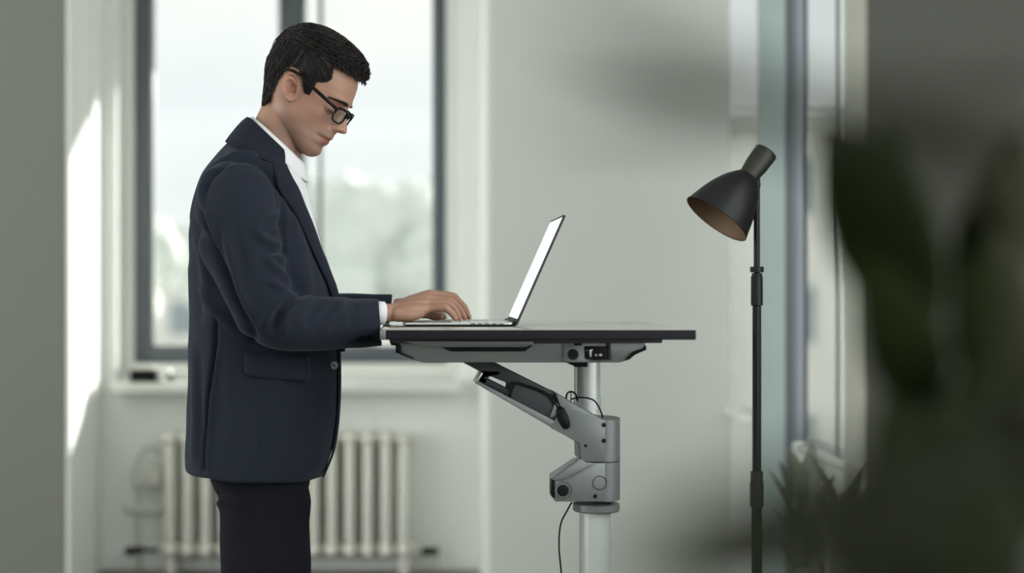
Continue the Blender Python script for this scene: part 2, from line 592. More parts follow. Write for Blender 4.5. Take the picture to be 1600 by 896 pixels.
val = thing('radiator_valve', 'small dark radiator valve right of the radiator foot', 'valve', tuple(P(670, 886, RD + 0.1)))
obj('valve_handle', join(tube([(*P(664, 862, RD + 0.1), 0.017), (*P(682, 862, RD + 0.1), 0.014)], 14)), M_blackp, val)
obj('valve_pipe', join(tube([(*P(655, 866, RD + 0.1), 0.009), (*P(684, 866, RD + 0.1), 0.009)], 12), tube([(*P(684, 850, RD + 0.1), 0.008), (*P(684, 889, RD + 0.1), 0.008)], 12)), M_pipe, val)

# ------------------------------------------------------------------ things on the window sill
SD = 7.12
bx = thing('storage_box', 'small black box with a pale lid at the left end of the window sill', 'box', (px_x(222, SD), SD + 0.06, OZ0))
obj('box_body', box(px_x(203, SD), px_x(242, SD), SD, SD + 0.13, OZ0 + 0.001, OZ0 + 0.052, 0.004), M_blackp, bx)
obj('box_lid', box(px_x(205, SD), px_x(241, SD), SD + 0.003, SD + 0.127, OZ0 + 0.052, OZ0 + 0.062, 0.004), M_pipe, bx)
cm = thing('desk_gadget', 'small white gadget with a dark round knob beside the black box', 'gadget', (px_x(258, SD), SD + 0.04, OZ0))
obj('gadget_body', lathe([(0.001, 0.0), (0.001, 0.034), (0.012, 0.036), (0.04, 0.034), (0.055, 0.026), (0.06, 0.0)], (px_x(255, SD), SD + 0.05, OZ0)), M_wframe, cm)
obj('gadget_knob', tube([(px_x(261, SD), SD + 0.03, OZ0 + 0.024, 0.012), (px_x(268, SD), SD + 0.0, OZ0 + 0.022, 0.014)], 14), M_blackp, cm)

# ------------------------------------------------------------------ standing desk
D0, D1 = 3.0, 3.69
ZT = px_z(515, D0)          # desk surface
tx0, tx1 = px_x(595, D0), px_x(1088, D0)
DC = 3.22                   # depth of the leg
desk = thing('standing_desk', 'black topped sit-stand desk on a grey jointed column', 'desk', (px_x(930, DC), DC, 0))


def rounded_slab(x0, x1, y0, y1, z0, z1, r, rounds, bev):
    pts = []
    for (cx, cy, a0, rr) in ((x0, y0, 180, rounds[0]), (x1, y0, 270, rounds[1]), (x1, y1, 0, rounds[2]), (x0, y1, 90, rounds[3])):
        sx = 1 if cx == x0 else -1
        sy = 1 if cy == y0 else -1
        for k in range(9):
            a = math.radians(a0 + 90 * k / 8)
            pts.append((cx + sx * rr + rr * math.cos(a), cy + sy * rr + rr * math.sin(a)))
    n = len(pts)
    cx, cy = (x0 + x1) / 2, (y0 + y1) / 2
    rows = []
    prof = [(bev, z0), (0, z0 + bev), (0, z1 - bev), (bev * 0.3, z1 - bev * 0.3), (bev, z1)]
    for ins, z in prof:
        rows.append([(p[0] - ins * (1 if p[0] > cx else -1), p[1] - ins * (1 if p[1] > cy else -1), z) for p in pts])
    return grid(rows, True, True)


top = obj('tabletop', rounded_slab(tx0, tx1, D0, D1, ZT - 0.0185, ZT - 0.0015, 0.03, (0.012, 0.004, 0.03, 0.03), 0.0015), M_topedge, desk, angle=35)
obj('tabletop_surface', rounded_slab(tx0 + 0.001, tx1 - 0.001, D0 + 0.001, D1 - 0.001, ZT - 0.0015, ZT, 0.03, (0.012, 0.004, 0.03, 0.03), 0.0006), M_top, desk, angle=35)
obj('edge_cap', rounded_slab(tx0 - 0.0015, tx0 + 0.009, D0 - 0.001, D1 - 0.03, ZT - 0.0187, ZT - 0.0004, 0.004, (0.003,) * 4, 0.001), M_steel, desk)
FD = 3.08   # near face of the under-desk frame
zU = px_z(531, D0) - 0.0005


def fp(x, y):
    return (x, y)


u = P(0, 0, FD)
ytop = VY - (zU - CAM_Z) / FD * F_PX
obj('under_frame', pxprism([(613, ytop), (1006, ytop), (1009, 541), (1009, 546), (992, 554), (982, 563), (968, 567), (662, 567), (640, 560), (619, 552), (619, 541)], FD, 0.50, 0.003), M_steel, desk, angle=30)
obj('frame_flange', pxprism([(607, ytop), (1035, ytop), (1035, 536.5), (880, 537), (640, 538), (612, 536)], FD - 0.012, 0.53, 0.0015), M_steel2, desk, angle=30)
obj('end_cap', pxprism([(608, 532), (619, 533), (627, 541), (627, 553), (618, 552), (618, 541), (611, 540)], FD - 0.004, 0.5, 0.001), M_blackp, desk, angle=30)
obj('end_trim', pxprism([(618, 551), (628, 552), (647, 559.5), (646, 562), (627, 555)], FD - 0.005, 0.5, 0.0006), M_blackp, desk, angle=30)
obj('end_trim', pxprism([(1009.5, 540), (1010, 547), (992, 555), (984, 562), (977, 564), (982, 557), (990, 550), (1006, 545)], FD - 0.005, 0.5, 0.0006), M_blackp, desk, angle=30)
obj('cable_tray', pxprism([(628, 533), (834, 533), (834, 539), (820, 543), (665, 543)], FD - 0.02, 0.03, 0.002), M_steel, desk, angle=30)
obj('tray_slot', pxprism([(689, 542.5), (832, 540.5), (820, 549.5), (704, 549.5)], FD - 0.006, 0.02, 0.0006), M_blackp, desk, angle=30)
obj('control_plate', pxprism([(881, 533), (914, 533), (914, 562), (925, 566), (890, 567), (881, 564)], FD - 0.006, 0.02, 0.001), M_steel, desk, angle=30)


def disc(px, py, D, r_px, depth, m, name, parent, ring=0):
    c = P(px, py, D)
    r = r_px / F_PX * D
    if ring:
        prof = [(0, r - ring), (0, r), (depth, r), (depth, r - ring), (0, r - ring)]
        g = lathe(prof, c, (0, -1, 0), 36, cap=False)
    else:
        prof = [(0, 0.0001), (0, r), (depth * 0.7, r), (depth, r * 0.85), (depth, 0.0001)]
        g = lathe(prof, c, (0, -1, 0), 36)
    return obj(name, g, m, parent, angle=30)


disc(895, 554, FD - 0.005, 8.2, 0.012, M_blackp, 'control_knob', desk)
obj('key_slot', pxprism([(897, 533), (909, 533), (909, 540.5), (897, 540.5)], FD - 0.010, 0.01, 0.0006), M_blackp, desk, angle=30)
pan = obj('socket_panel', pxprism([(914.5, 541.5), (949, 541.5), (950, 562.5), (928, 563), (915, 560)], FD - 0.010, 0.02, 0.001), M_blackp, desk, angle=30)
obj('socket_pin', join(pxprism([(921, 546.5), (927, 546.5), (924.5, 549), (924.5, 558), (921.5, 558)], FD - 0.013, 0.004, 0.0003),
                       lathe([(0, 0.0001), (0, 0.0022), (0.003, 0.0022), (0.003, 0.0001)], P(931, 555.3, FD - 0.010), (0, -1, 0), 14),
                       lathe([(0, 0.0001), (0, 0.003), (0.003, 0.003), (0.003, 0.0001)], P(938, 555, FD - 0.010), (0, -1, 0), 14),
                       lathe([(0, 0.0001), (0, 0.0012), (0.002, 0.0012), (0.002, 0.0001)], P(916.8, 548, FD - 0.010), (0, -1, 0), 10)), M_alu, pan)
obj('support_bracket', pxprism([(950, 534), (954, 534), (956, 563), (951, 563)], FD - 0.008, 0.02, 0.0008), M_steel2, desk, angle=30)
obj('column_cap', join(pxprism([(889, 566.5), (918, 566.5), (918, 570), (890, 570)], 3.14, 0.12, 0.001), pxprism([(897, 569), (918, 569), (918, 574), (899, 574)], 3.14, 0.12, 0.001)), M_blackp, desk, angle=30)

# columns
UD = 3.30
xu, ru = px_x(917.5, UD), 20.5 / F_PX * UD
obj('upper_column', lathe([(px_z(670, UD), 0.0001), (px_z(670, UD), ru), (px_z(566, UD), ru), (px_z(566, UD), 0.0001)], (xu, UD, 0), (0, 0, 1), 48), M_tube, desk, angle=30)
obj('column_ring', lathe([(px_z(640, UD), ru + 0.0003), (px_z(640, UD), ru + 0.0016), (px_z(623, UD), ru + 0.0016), (px_z(622.5, UD), ru + 0.0003)], (xu, UD, 0), (0, 0, 1), 48, cap=False), M_tube, desk, angle=30)
LD = 3.20
xl, rl = px_x(929.5, LD), 24.5 / F_PX * LD
obj('lower_column', lathe([(0.02, 0.0001), (0.02, rl), (px_z(790, LD), rl), (px_z(790, LD), 0.0001)], (xl, LD, 0), (0, 0, 1), 48), M_tube, desk, angle=30)
obj('base_plate', box(xl - 0.28, xl + 0.28, LD - 0.3, LD + 0.3, 0.0, 0.022, 0.008, 3), M_steel, desk, angle=30)
rc = 36.5 / F_PX * LD
obj('column_collar', lathe([(px_z(800, LD), rl + 0.002), (px_z(799, LD), rc - 0.002), (px_z(797, LD), rc), (px_z(787, LD), rc), (px_z(786, LD), rc - 0.002), (px_z(786, LD), rl)],
                           (px_x(931.5, LD), LD, 0), (0, 0, 1), 48, cap=False), M_steel, desk, angle=30)


def housing(pts, D, depth, xr_px, name, rpx=22):
    """flat-sided body whose right side is a rounded barrel"""
    pr = [(P(x, y, D).x, P(x, y, D).z) for x, y in pts]
    zt, zb = pr[1][1], pr[2][1]
    xr = P(xr_px, 0, D + depth / 2).x
    xc = P(xr_px - rpx, 0, D).x
    out = prism([(x if x < xc else xc, z) for x, z in pr], D, D + depth, 0.0015)
    ry = depth / 2
    rows = []
    for z in (zb, zt):
        rows.append([(xc + (xr - xc) * math.sin(a) ** 0.8 if math.sin(a) > 0 else xc, D + ry - ry * math.cos(a), z) for a in np.linspace(0, math.pi, 28)] +
                    [(xc - 0.01, D + depth - 0.004, z), (xc - 0.01, D + 0.004, z)])
    return join(out, grid(rows, True, True))


HD = 3.135
arm_pts = [(905, 640), (968, 657), (968, 722.5), (907, 722.5), (907, 694), (880, 676)]
obj('arm_housing', housing([(940, 655.5), (968, 657), (968, 722.5), (908, 722.5), (907, 694), (860, 669), (878, 640), (868, 614.5), (908, 638)], HD, 0.125, 968, 'h'), M_steel, desk, angle=30)
obj('clamp_housing', housing([(918, 724), (968, 724), (968, 784.5), (867, 784.5), (867, 752), (905, 727)], HD, 0.125, 968, 'h'), M_steel, desk, angle=30)
obj('clamp_shoulder', pxprism([(907, 717), (915, 723), (932, 724.5), (884, 750), (868, 752), (862, 750)], HD - 0.004, 0.05, 0.002), M_steel, desk, angle=30)
obj('clamp_plate', pxprism([(862, 750), (866.5, 753), (866.5, 779), (862, 777)], HD + 0.002, 0.035, 0.0006), M_blackp, desk, angle=30)
disc(879.5, 767, HD, 9.2, 0.002, M_blackp, 'clamp_hole', desk)  # black disc stands in for the dark of a round hole
disc(879.5, 767, HD, 13.6, 0.0012, M_steel2, 'hole_ring', desk, ring=0.0008)
disc(937, 755, HD, 11, 0.0012, M_blackp, 'access_cover', desk, ring=0.0008)
disc(930, 776, HD, 3.2, 0.0016, M_blackp, 'bolt', desk)
disc(943.5, 664.5, HD, 3.4, 0.0016, M_blackp, 'bolt', desk)
disc(943.5, 689, HD, 3.4, 0.0016, M_blackp, 'bolt', desk)
disc(915, 697, HD, 2.4, 0.0016, M_blackp, 'bolt', desk)

# diagonal arm: a channel of two cheeks, a lower flange and a back plate, with a slot
AD = HD + 0.002
arm = obj('support_arm', join(
    pxprism([(722, 566), (770, 566), (876, 619), (912, 640), (905, 650), (868, 629), (755, 584)], AD + 0.02, 0.07, 0.0015),
    pxprism([(755, 580), (781, 580), (781, 586), (752, 592)], AD + 0.02, 0.06, 0.001),
    pxprism([(792, 590), (838, 612), (826, 632), (792, 616)], AD + 0.03, 0.05, 0.001),
    pxprism([(754, 578), (768, 582), (758, 601), (745, 598)], AD + 0.02, 0.07, 0.0012),
    pxprism([(752, 588), (800, 612), (797, 619), (748, 596)], AD + 0.02, 0.07, 0.001)), M_steel2, desk, angle=30)
obj('arm_flange', pxprism([(742, 599), (745, 595), (880, 665), (909, 688), (907, 695)], AD, 0.11, 0.001), M_steel, desk, angle=30)
obj('arm_end_plate', pxprism([(752.5, 582.5), (754.5, 583.5), (745, 600), (742, 599)], AD, 0.11, 0.0005), M_alu, desk, angle=30)
obj('motor_cover', pxprism([(805, 600), (812, 597), (856, 618), (868, 632), (858, 655), (848, 658), (800, 632), (797, 620)], AD + 0.004, 0.08, 0.005, 3), M_steel2, desk, angle=30)
obj('cable_plug', join(tube([(*P(876, 643, AD - 0.002), 0.0085), (*P(880, 655, AD - 0.002), 0.0105), (*P(884, 664, AD - 0.002), 0.0085)], 16)), M_blackp, desk)


def cable(pts, r, name, par):
    return obj(name, tube([(*p, r) for p in pts], 10, 60), M_blackp, par)


cable([P(800, 598, AD + 0.0), P(832, 606, AD + 0.0), P(856, 617, AD), P(868, 632, AD), P(877, 644, AD)], 0.0022, 'power_cable', desk)
cable([P(884, 628, 3.19), P(886, 616, 3.19), P(892, 612.5, 3.19), P(899, 616, 3.19), P(902, 626, 3.2)], 0.0017, 'power_cable', desk)
cable([P(892, 634, 3.19), P(892, 622, 3.19), P(892, 613, 3.19)], 0.0010, 'power_cable', desk)
cable([P(893, 624, 3.19), P(908, 621.5, 3.19), P(926, 625, 3.19), P(936, 637, 3.19), P(943, 656, 3.19)], 0.0015, 'power_cable', desk)
cable([P(893, 786, 3.17), P(887, 797, 3.17), P(876, 820, 3.17), P(873.5, 855, 3.17), P(877, 896, 3.17), P(885, 1000, 3.17), P(900, 1200, 3.17), P(905, 1430, 3.2)], 0.0016, 'power_cable', desk)

# ------------------------------------------------------------------ laptop
LPD0, LPD1 = 3.19, 3.485
lx0, lx1 = px_x(629, LPD0), px_x(803, LPD0)
ZB = px_z(504.5, LPD0)
lap = thing('laptop', 'thin open silver laptop with a bright screen on the standing desk', 'laptop', ((lx0 + lx1) / 2, (LPD0 + LPD1) / 2, ZT))
obj('laptop_base', rounded_slab(lx0, lx1, LPD0, LPD1, ZB - 0.0042, ZB, 0.012, (0.01,) * 4, 0.0012), M_alu, lap, angle=35)
obj('base_shadow_gap', rounded_slab(lx0 + 0.008, lx1 - 0.002, LPD0 + 0.002, LPD1 - 0.002, ZT + 0.0003, ZB - 0.0042, 0.012, (0.01,) * 4, 0.0006), M_blackp, lap, angle=35)  # black slab stands in for the shadow gap under the base
obj('trackpad', box(lx0 + 0.012, lx0 + 0.078, 3.29, 3.39, ZB, ZB + 0.0004), M_key, lap, smooth=False)
kg = []
for r in range(6):
    for c in range(14):
        kx = lx0 + 0.092 + r * 0.0172
        ky = LPD0 + 0.014 + c * 0.0192
        kg.append(box(kx, kx + 0.0145, ky, ky + 0.0165, ZB - 0.0003, ZB + 0.0009, 0.0004, 1))
obj('keyboard', join(*kg), M_key, lap, smooth=False)
pr = []
for pxx in (735, 746, 757, 768, 779):
    pr.append(box(px_x(pxx, LPD0), px_x(pxx + 8, LPD0), LPD0 - 0.0003, LPD0 + 0.004, ZB - 0.0033, ZB - 0.0015))
obj('side_port', join(*pr), M_steel2, lap, smooth=False)
hb, ht = P(805, 508, LPD0), P(881, 336, LPD0)
dv = Vector((ht.x - hb.x, 0, ht.z - hb.z))
dvn = dv.normalized()
nv = Vector((dvn.z, 0, -dvn.x))    # away from the user


def slab_uv(a0, a1, o0, o1, y0, y1, r=0.0):
    """slab lying in the lid plane: a along the lid, o along its normal"""
    c = []
    for y in (y0, y1):
        for a, o in ((a0, o0), (a1, o0), (a1, o1), (a0, o1)):
            q = hb + dvn * a + nv * o
            c.append((q.x, y, q.z))
    return c, [(0, 1, 2, 3), (7, 6, 5, 4), (0, 4, 5, 1), (1, 5, 6, 2), (2, 6, 7, 3), (3, 7, 4, 0)]


L = dv.length
lid = obj('laptop_lid', slab_uv(0, L, 0.0004, 0.0042, LPD0, LPD1), M_steel2, lap, smooth=False)
obj('display', slab_uv(0.012, L - 0.004, -0.0002, 0.0004, LPD0 + 0.003, LPD1 - 0.003), M_scr, lid, smooth=False)
obj('display_bezel', join(slab_uv(0, 0.012, -0.0002, 0.0004, LPD0, LPD1), slab_uv(L - 0.004, L, -0.0004, 0.0004, LPD0, LPD1),
                          slab_uv(0, L, -0.0004, 0.0004, LPD0, LPD0 + 0.003), slab_uv(0, L, -0.0004, 0.0004, LPD1 - 0.003, LPD1)), M_blackp, lid, smooth=False)
obj('hinge', tube([(hb.x - 0.0005, LPD0 + 0.004, ZB - 0.002, 0.0045), (hb.x - 0.0005, LPD1 - 0.004, ZB - 0.002, 0.0045)], 14), M_blackp, lap)

# ------------------------------------------------------------------ floor lamp
FLD = 3.40
lc = px_x(1182.5, FLD)
lamp = thing('floor_lamp', 'black floor lamp with a tilted bell shade right of the desk', 'lamp', (lc, FLD, 0))


def cyl(y0, y1, r_px, name, m=M_lamp, cx=1182.5, r2=None):
    r = r_px / F_PX * FLD
    r2 = r if r2 is None else r2 / F_PX * FLD
    za, zb = px_z(y1, FLD), px_z(y0, FLD)
    b = min(0.001, r * 0.2)
    return obj(name, lathe([(za, 0.0001), (za, r - b), (za + b, r), (zb - b, r2), (zb, r2 - b), (zb, 0.0001)], (px_x(cx, FLD), FLD, 0), (0, 0, 1), 32), m, lamp, angle=40)


cyl(286, 428, 4.8, 'upper_pole')
cyl(417, 426, 10.5, 'clamp_collar')
cyl(427, 433, 8, 'clamp_nut')
cyl(432, 478, 9.2, 'pole_sleeve')
cyl(478, 745, 6.8, 'middle_pole')
cyl(737, 755, 9.6, 'pole_sleeve', M_lampg)
cyl(754, 793, 10.6, 'pole_sleeve', M_lampg)
zlow = px_z(785, FLD)
obj('lower_pole', lathe([(0.02, 0.0001), (0.02, 0.0103), (zlow, 0.0103), (zlow, 0.0001)], (lc, FLD, 0), (0, 0, 1), 32), M_lamp, lamp, angle=40)
obj('lamp_base', lathe([(0, 0.0001), (0, 0.14), (0.008, 0.14), (0.018, 0.13), (0.024, 0.02), (0.03, 0.0001)], (lc, FLD, 0), (0, 0, 1), 48), M_lamp, lamp, angle=40)
LSD = FLD - 0.0
A0 = P(1198, 236.5, LSD)
A2 = P(1116.5, 343, LSD)
axd = (A2 - A0)
axd.y = -0.022
axn = axd.normalized()
k = LSD / F_PX
L1 = axd.length
neck = 52 * k
obj('lamp_cap', lathe([(0, 0.0001), (0, 17.2 * k), (1.5 * k, 18.4 * k), (10 * k, 18.6 * k), (30 * k, 17.8 * k), (neck - 4 * k, 15.4 * k), (neck, 15 * k), (neck, 0.0001)], A0, axn, 48), M_lampg, lamp, angle=40)
sh = [(neck - 4 * k, 12 * k), (neck - 2 * k, 16.5 * k), (neck + 3 * k, 21 * k), (neck + 10 * k, 26.5 * k), (neck + 20 * k, 33 * k), (neck + 34 * k, 40 * k), (neck + 50 * k, 46 * k), (neck + 66 * k, 50.5 * k), (L1 - 2 * k, 54.5 * k), (L1, 55 * k)]
shi = [(h - 0.0006, r - 0.0016) for h, r in sh][::-1]
obj('lamp_shade', lathe([tuple(x) for x in spline(sh, 40)], A0, axn, 64, cap=False), M_lamp, lamp)
obj('shade_lining', lathe([tuple(x) for x in spline(shi, 40)], A0, axn, 64, cap=False), M_lampi, lamp)
obj('shade_rim', lathe([(L1 - 0.001, 54 * k), (L1 - 0.001, 55.4 * k), (L1 + 0.0006, 55.4 * k), (L1 + 0.0006, 54 * k), (L1 - 0.001, 54 * k)], A0, axn, 64, cap=False), M_lamp, lamp)
obj('light_bulb', tube([(*(A0 + axn * (neck + 5 * k)), 0.012), (*(A0 + axn * (neck + 25 * k)), 0.022)], 20), M_wframe, lamp)
obj('swivel_joint', join(tube([(*P(1181, 281, FLD), 0.0085), (*P(1182.5, 290, FLD), 0.0075)], 18)), M_lamp, lamp)

# ------------------------------------------------------------------ the man
MD = 3.34                      # depth of his middle plane
UPX = MD / F_PX                # metres per pixel there
man_loc = (px_x(410, MD), MD, 0)

# ---- jacket surface: rings between a back point and a front point
RINGS = [(393, 189, 460, 252, .066), (379, 204, 467, 272, .090), (361, 223, 472, 290, .138), (342, 243, 476, 306, .178),
         (326, 266, 480, 327, .200), (312, 292, 487, 352, .208), (303, 322, 496, 384, .206), (299, 360, 507, 418, .200),
         (298, 410, 518, 450, .192), (298, 460, 524, 487, .184), (298, 510, 527, 525, .178), (297, 560, 528, 565, .178),
         (296, 610, 528, 612, .182), (294, 660, 525, 662, .188), (292, 700, 518, 706, .192), (293, 732, 503, 743, .193)]
RA = np.array(RINGS, float)
NR = len(RINGS)


def ring(v):
    v = min(max(v, 0), NR - 1)
    i = min(int(v), NR - 2)
    f = v - i
    g = lambda j: RA[min(max(j, 0), NR - 1)]
    p0, p1, p2, p3 = g(i - 1), g(i), g(i + 1), g(i + 2)
    return 0.5 * (2 * p1 + (-p0 + p2) * f + (2 * p0 - 5 * p1 + 4 * p2 - p3) * f * f + (-p0 + 3 * p1 - 3 * p2 + p3) * f ** 3)


def JS(v, t, off=0.0):
    r = ring(v)
    B, Fp = P(r[0], r[1], MD), P(r[2], r[3], MD)
    C = (B + Fp) / 2
    h = (Fp - B) / 2
    c, s = math.cos(t), math.sin(t)
    e = 2 / 2.35
    cc = math.copysign(abs(c) ** e, c)
    ss = math.copysign(abs(s) ** e, s)
    p = C + h * cc + Vector((0, -1, 0)) * (r[4] * ss)
    if off:
        n = Vector((h.x * cc / (h.length ** 2) * 1.0, -ss / max(r[4], 0.01), h.z * cc / (h.length ** 2)))
        p = p + n.normalized() * off
    return p


def jac_at(px, py, off=0.0):
    """point of the near jacket side seen at a pixel"""
    best = None
    for v in np.linspace(0, NR - 1, 61):
        for t in np.linspace(0.02, math.pi - 0.02, 61):
            q = JS(v, t)
            d = (q.x / q.y * F_PX + VX - px) ** 2 + (VY - (q.z - CAM_Z) / q.y * F_PX - py) ** 2
            if best is None or d < best[0]:
                best = (d, v, t)
    _, v, t = best
    f = lambda v, t: (lambda q: np.array([q.x / q.y * F_PX + VX - px, VY - (q.z - CAM_Z) / q.y * F_PX - py]))(JS(v, t))
    for _ in range(8):
        e = f(v, t)
        J = np.array([(f(v + 1e-3, t) - e) / 1e-3, (f(v, t + 1e-3) - e) / 1e-3]).T
        try:
            dlt = np.linalg.solve(J, -e)
        except Exception:
            break
        v += float(np.clip(dlt[0], -.3, .3))
        t += float(np.clip(dlt[1], -.1, .1))
    return JS(v, t, off), v, t


rows = [[tuple(JS(v, 2 * math.pi * k / 120)) for k in range(120)] for v in np.linspace(0, NR - 1, 110)]
torso_geo = grid(rows, True, True)


def sleeve(path):
    return tube([(*P(x, y, d), r) for x, y, d, r in path], 40, 90, up=(0, 1, 0))


near_sl = sleeve([(372, 318, 3.165, .080), (374, 352, 3.13, .079), (388, 408, 3.10, .071), (404, 455, 3.085, .062), (422, 490, 3.085, .057),
                  (450, 504, 3.10, .053), (490, 506, 3.13, .050), (535, 505.5, 3.17, .0475), (575, 505, 3.205, .045), (596, 505, 3.225, .0438)])
near_sl = near_sl
far_sl = sleeve([(374, 318, 3.515, .080), (378, 352, 3.56, .079), (392, 408, 3.60, .071), (410, 450, 3.60, .062), (436, 486, 3.59, .055),
                 (480, 490, 3.56, .048), (530, 488, 3.52, .040), (580, 483.5, 3.475, .0325), (612, 482.5, 3.45, .0290)])


def flat_cut(geo_tube, n=40):
    return geo_tube


jm = remesh(join(torso_geo, near_sl, far_sl), 0.0042, 3)
V = verts_np(jm)
Nn = norms_np(jm)
PX = V[:, 0] / V[:, 1] * F_PX + VX
PYc = VY - (V[:, 2] - CAM_Z) / V[:, 1] * F_PX


def ridge(pts, width, h, zone=None):
    p = spline(pts, 26)
    d = np.full(len(V), 1e9)
    tt = np.zeros(len(V))
    for i in range(len(p) - 1):
        a, b = p[i], p[i + 1]
        ab = b - a
        t = np.clip(((PX - a[0]) * ab[0] + (PYc - a[1]) * ab[1]) / (ab @ ab + 1e-9), 0, 1)
        dd = np.hypot(PX - a[0] - ab[0] * t, PYc - a[1] - ab[1] * t)
        m = dd < d
        d[m] = dd[m]
        tt[m] = (i + t[m]) / (len(p) - 1)
    return h * np.exp(-(d / width) ** 2) * np.sin(np.pi * np.clip(tt * 0.9 + 0.05, 0, 1)) ** 0.5


disp = np.zeros(len(V))
FOLDS = [
    ([(432, 335), (410, 345), (400, 362), (412, 374), (438, 386)], 7, .0060), ([(436, 350), (424, 358), (418, 362)], 6, -.0040),
    ([(446, 408), (432, 402), (420, 408), (436, 426), (455, 446)], 6, .0055), ([(448, 392), (430, 392), (415, 398)], 7, -.0035),
    ([(420, 440), (432, 446), (447, 458)], 6, .0040), ([(462, 462), (440, 466), (424, 482), (412, 505)], 6, .0065),
    ([(458, 476), (440, 484), (430, 505), (428, 520)], 6, -.0055), ([(480, 470), (462, 476), (448, 492), (444, 515)], 7, .0045),
    ([(500, 470), (486, 488), (482, 510)], 7, -.0030), ([(536, 472), (528, 486), (516, 500), (505, 520)], 7, .0045),
    ([(556, 474), (550, 492), (552, 515)], 7, -.0025), ([(352, 372), (362, 410), (376, 455), (392, 492)], 7, .0045),
    ([(340, 350), (348, 400), (362, 450)], 7, -.0030), ([(368, 340), (372, 380), (384, 420)], 9, -.0025),
    ([(314, 330), (326, 372), (344, 418), (372, 478), (398, 528)], 5, -.0090), ([(301, 348), (312, 368), (330, 396)], 6, -.0060),
    ([(308, 372), (318, 410), (326, 450)], 8, .0045), ([(303, 395), (308, 440), (312, 500)], 7, -.0035),
    ([(300, 420), (322, 470), (350, 500), (380, 520)], 8, .0040), ([(318, 300), (326, 340), (340, 380)], 6, .0045),
    ([(324, 330), (322, 295), (338, 268), (372, 250), (408, 258), (430, 290), (440, 345), (446, 400)], 3.5, -.0055),
    ([(318, 322), (316, 290), (332, 262), (372, 243), (414, 252), (437, 288), (447, 345)], 4.5, .0030),
    ([(455, 330), (468, 380), (478, 430), (484, 462)], 9, .0030), ([(450, 400), (458, 440), (470, 466)], 8, -.0030),
    ([(420, 560), (440, 620), (452, 690), (458, 735)], 10, .0030), ([(470, 560), (480, 620), (478, 700)], 10, -.0020),
    ([(318, 735), (320, 690), (326, 620), (335, 550), (338, 500)], 3.0, -.0070), ([(325, 735), (327, 690), (333, 620), (342, 550)], 4, .0035),
    ([(302, 540), (306, 620), (304, 720)], 6, .0035), ([(311, 560), (313, 640), (311, 720)], 5, -.0025),
    ([(402, 600), (403, 660), (404, 735)], 2.2, -.0018), ([(378, 212), (400, 232), (418, 262)], 6, -.0025),
    ([(352, 262), (372, 246), (398, 246)], 6, .0030), ([(350, 560), (362, 640), (356, 720)], 12, .0020)]
for pts, wd, h in FOLDS:
    disp += ridge(pts, wd, h)
near = np.clip((MD - 0.03 - V[:, 1]) / 0.05, 0, 1)
fars = np.clip((V[:, 1] - MD - 0.03) / 0.05, 0, 1)
disp = disp * (near + fars * 0.7) * 2.0
disp *= np.clip((585 - PX) / 15, 0, 1)
disp += 0.0012 * np.sin(V[:, 0] * 47 + V[:, 2] * 23) * np.sin(V[:, 2] * 31 + V[:, 1] * 37)
V2 = V + Nn * disp[:, None]
# straight cuffs: everything of the sleeve past the cuff line is pulled back on it
for (cx_t, cx_b, yt, yb, ylo, yhi, d) in ((591.5, 596.5, 470, 541, 440, 560, 3.22), (613, 609, 460, 500, 440, 520, 3.45)):
    q = (np.abs(V[:, 1] - d) < 0.06) & (PX > 560)
    xl_ = cx_t + (cx_b - cx_t) * np.clip((PYc - yt) / (yb - yt), 0, 1)
    over = q & (PX > xl_)
    V2[over, 0] = (xl_[over] - VX) / F_PX * V2[over, 1]
set_verts(jm, V2)

man = thing('person', 'man in a navy suit and white shirt standing at the desk typing on the laptop', 'person', man_loc)
jacket = link('suit_jacket', jm, M_suit, man)


def strip(vt0, vt1, off0, off1, thick, name, m, par, n=40, k=6, rounded=0.0):
    """cloth strip on the jacket surface between two (v,t) edge curves"""
    a = spline(vt0, n)
    b = spline(vt1, n)
    A = []
    for i in range(n):
        row = []
        for j in range(k + 1):
            f = j / k
            v = a[i][0] + (b[i][0] - a[i][0]) * f
            t = a[i][1] + (b[i][1] - a[i][1]) * f
            o_ = off0 + (off1 - off0) * f + rounded * math.sin(math.pi * f)
            row.append(tuple(JS(v, t, o_)))
        A.append(row)
    return obj(name, sheet(A, thick), m, par)


dg = math.radians
# shirt front inside the V, and the lapels on either side of it
VE = [(1.2, dg(62)), (2.0, dg(50)), (3, dg(36)), (5, dg(19)), (7, dg(10)), (9, dg(5)), (10.6, dg(1.5))]
VN = [(v, -t) for v, t in VE]
shirt = strip(VN, VE, 0.0015, 0.0015, 0.002, 'shirt_front', M_shirt, man, 60, 16, 0.004)
for sgn in (1, -1):
    edge = [(v, sgn * (t - dg(1))) for v, t in VE]
    outw = [(1.2, dg(84)), (2.0, dg(76)), (2.6, dg(70)), (3.6, dg(62)), (5, dg(40)), (7, dg(25)), (9, dg(14)), (10.6, dg(5))]
    outer = [(v, sgn * t) for v, t in outw]
    lp = strip(edge, outer, 0.011, 0.0045, 0.003, 'lapel', M_suitd, jacket, 60, 8, 0.004)
    strip([(v, sgn * (t + dg(0.2))) for v, t in outw], [(v, sgn * (t + dg(3.0))) for v, t in outw], 0.003, 0.002, 0.002, 'lapel_shadow_facing', M_lining, jacket, 60, 2) if False else None
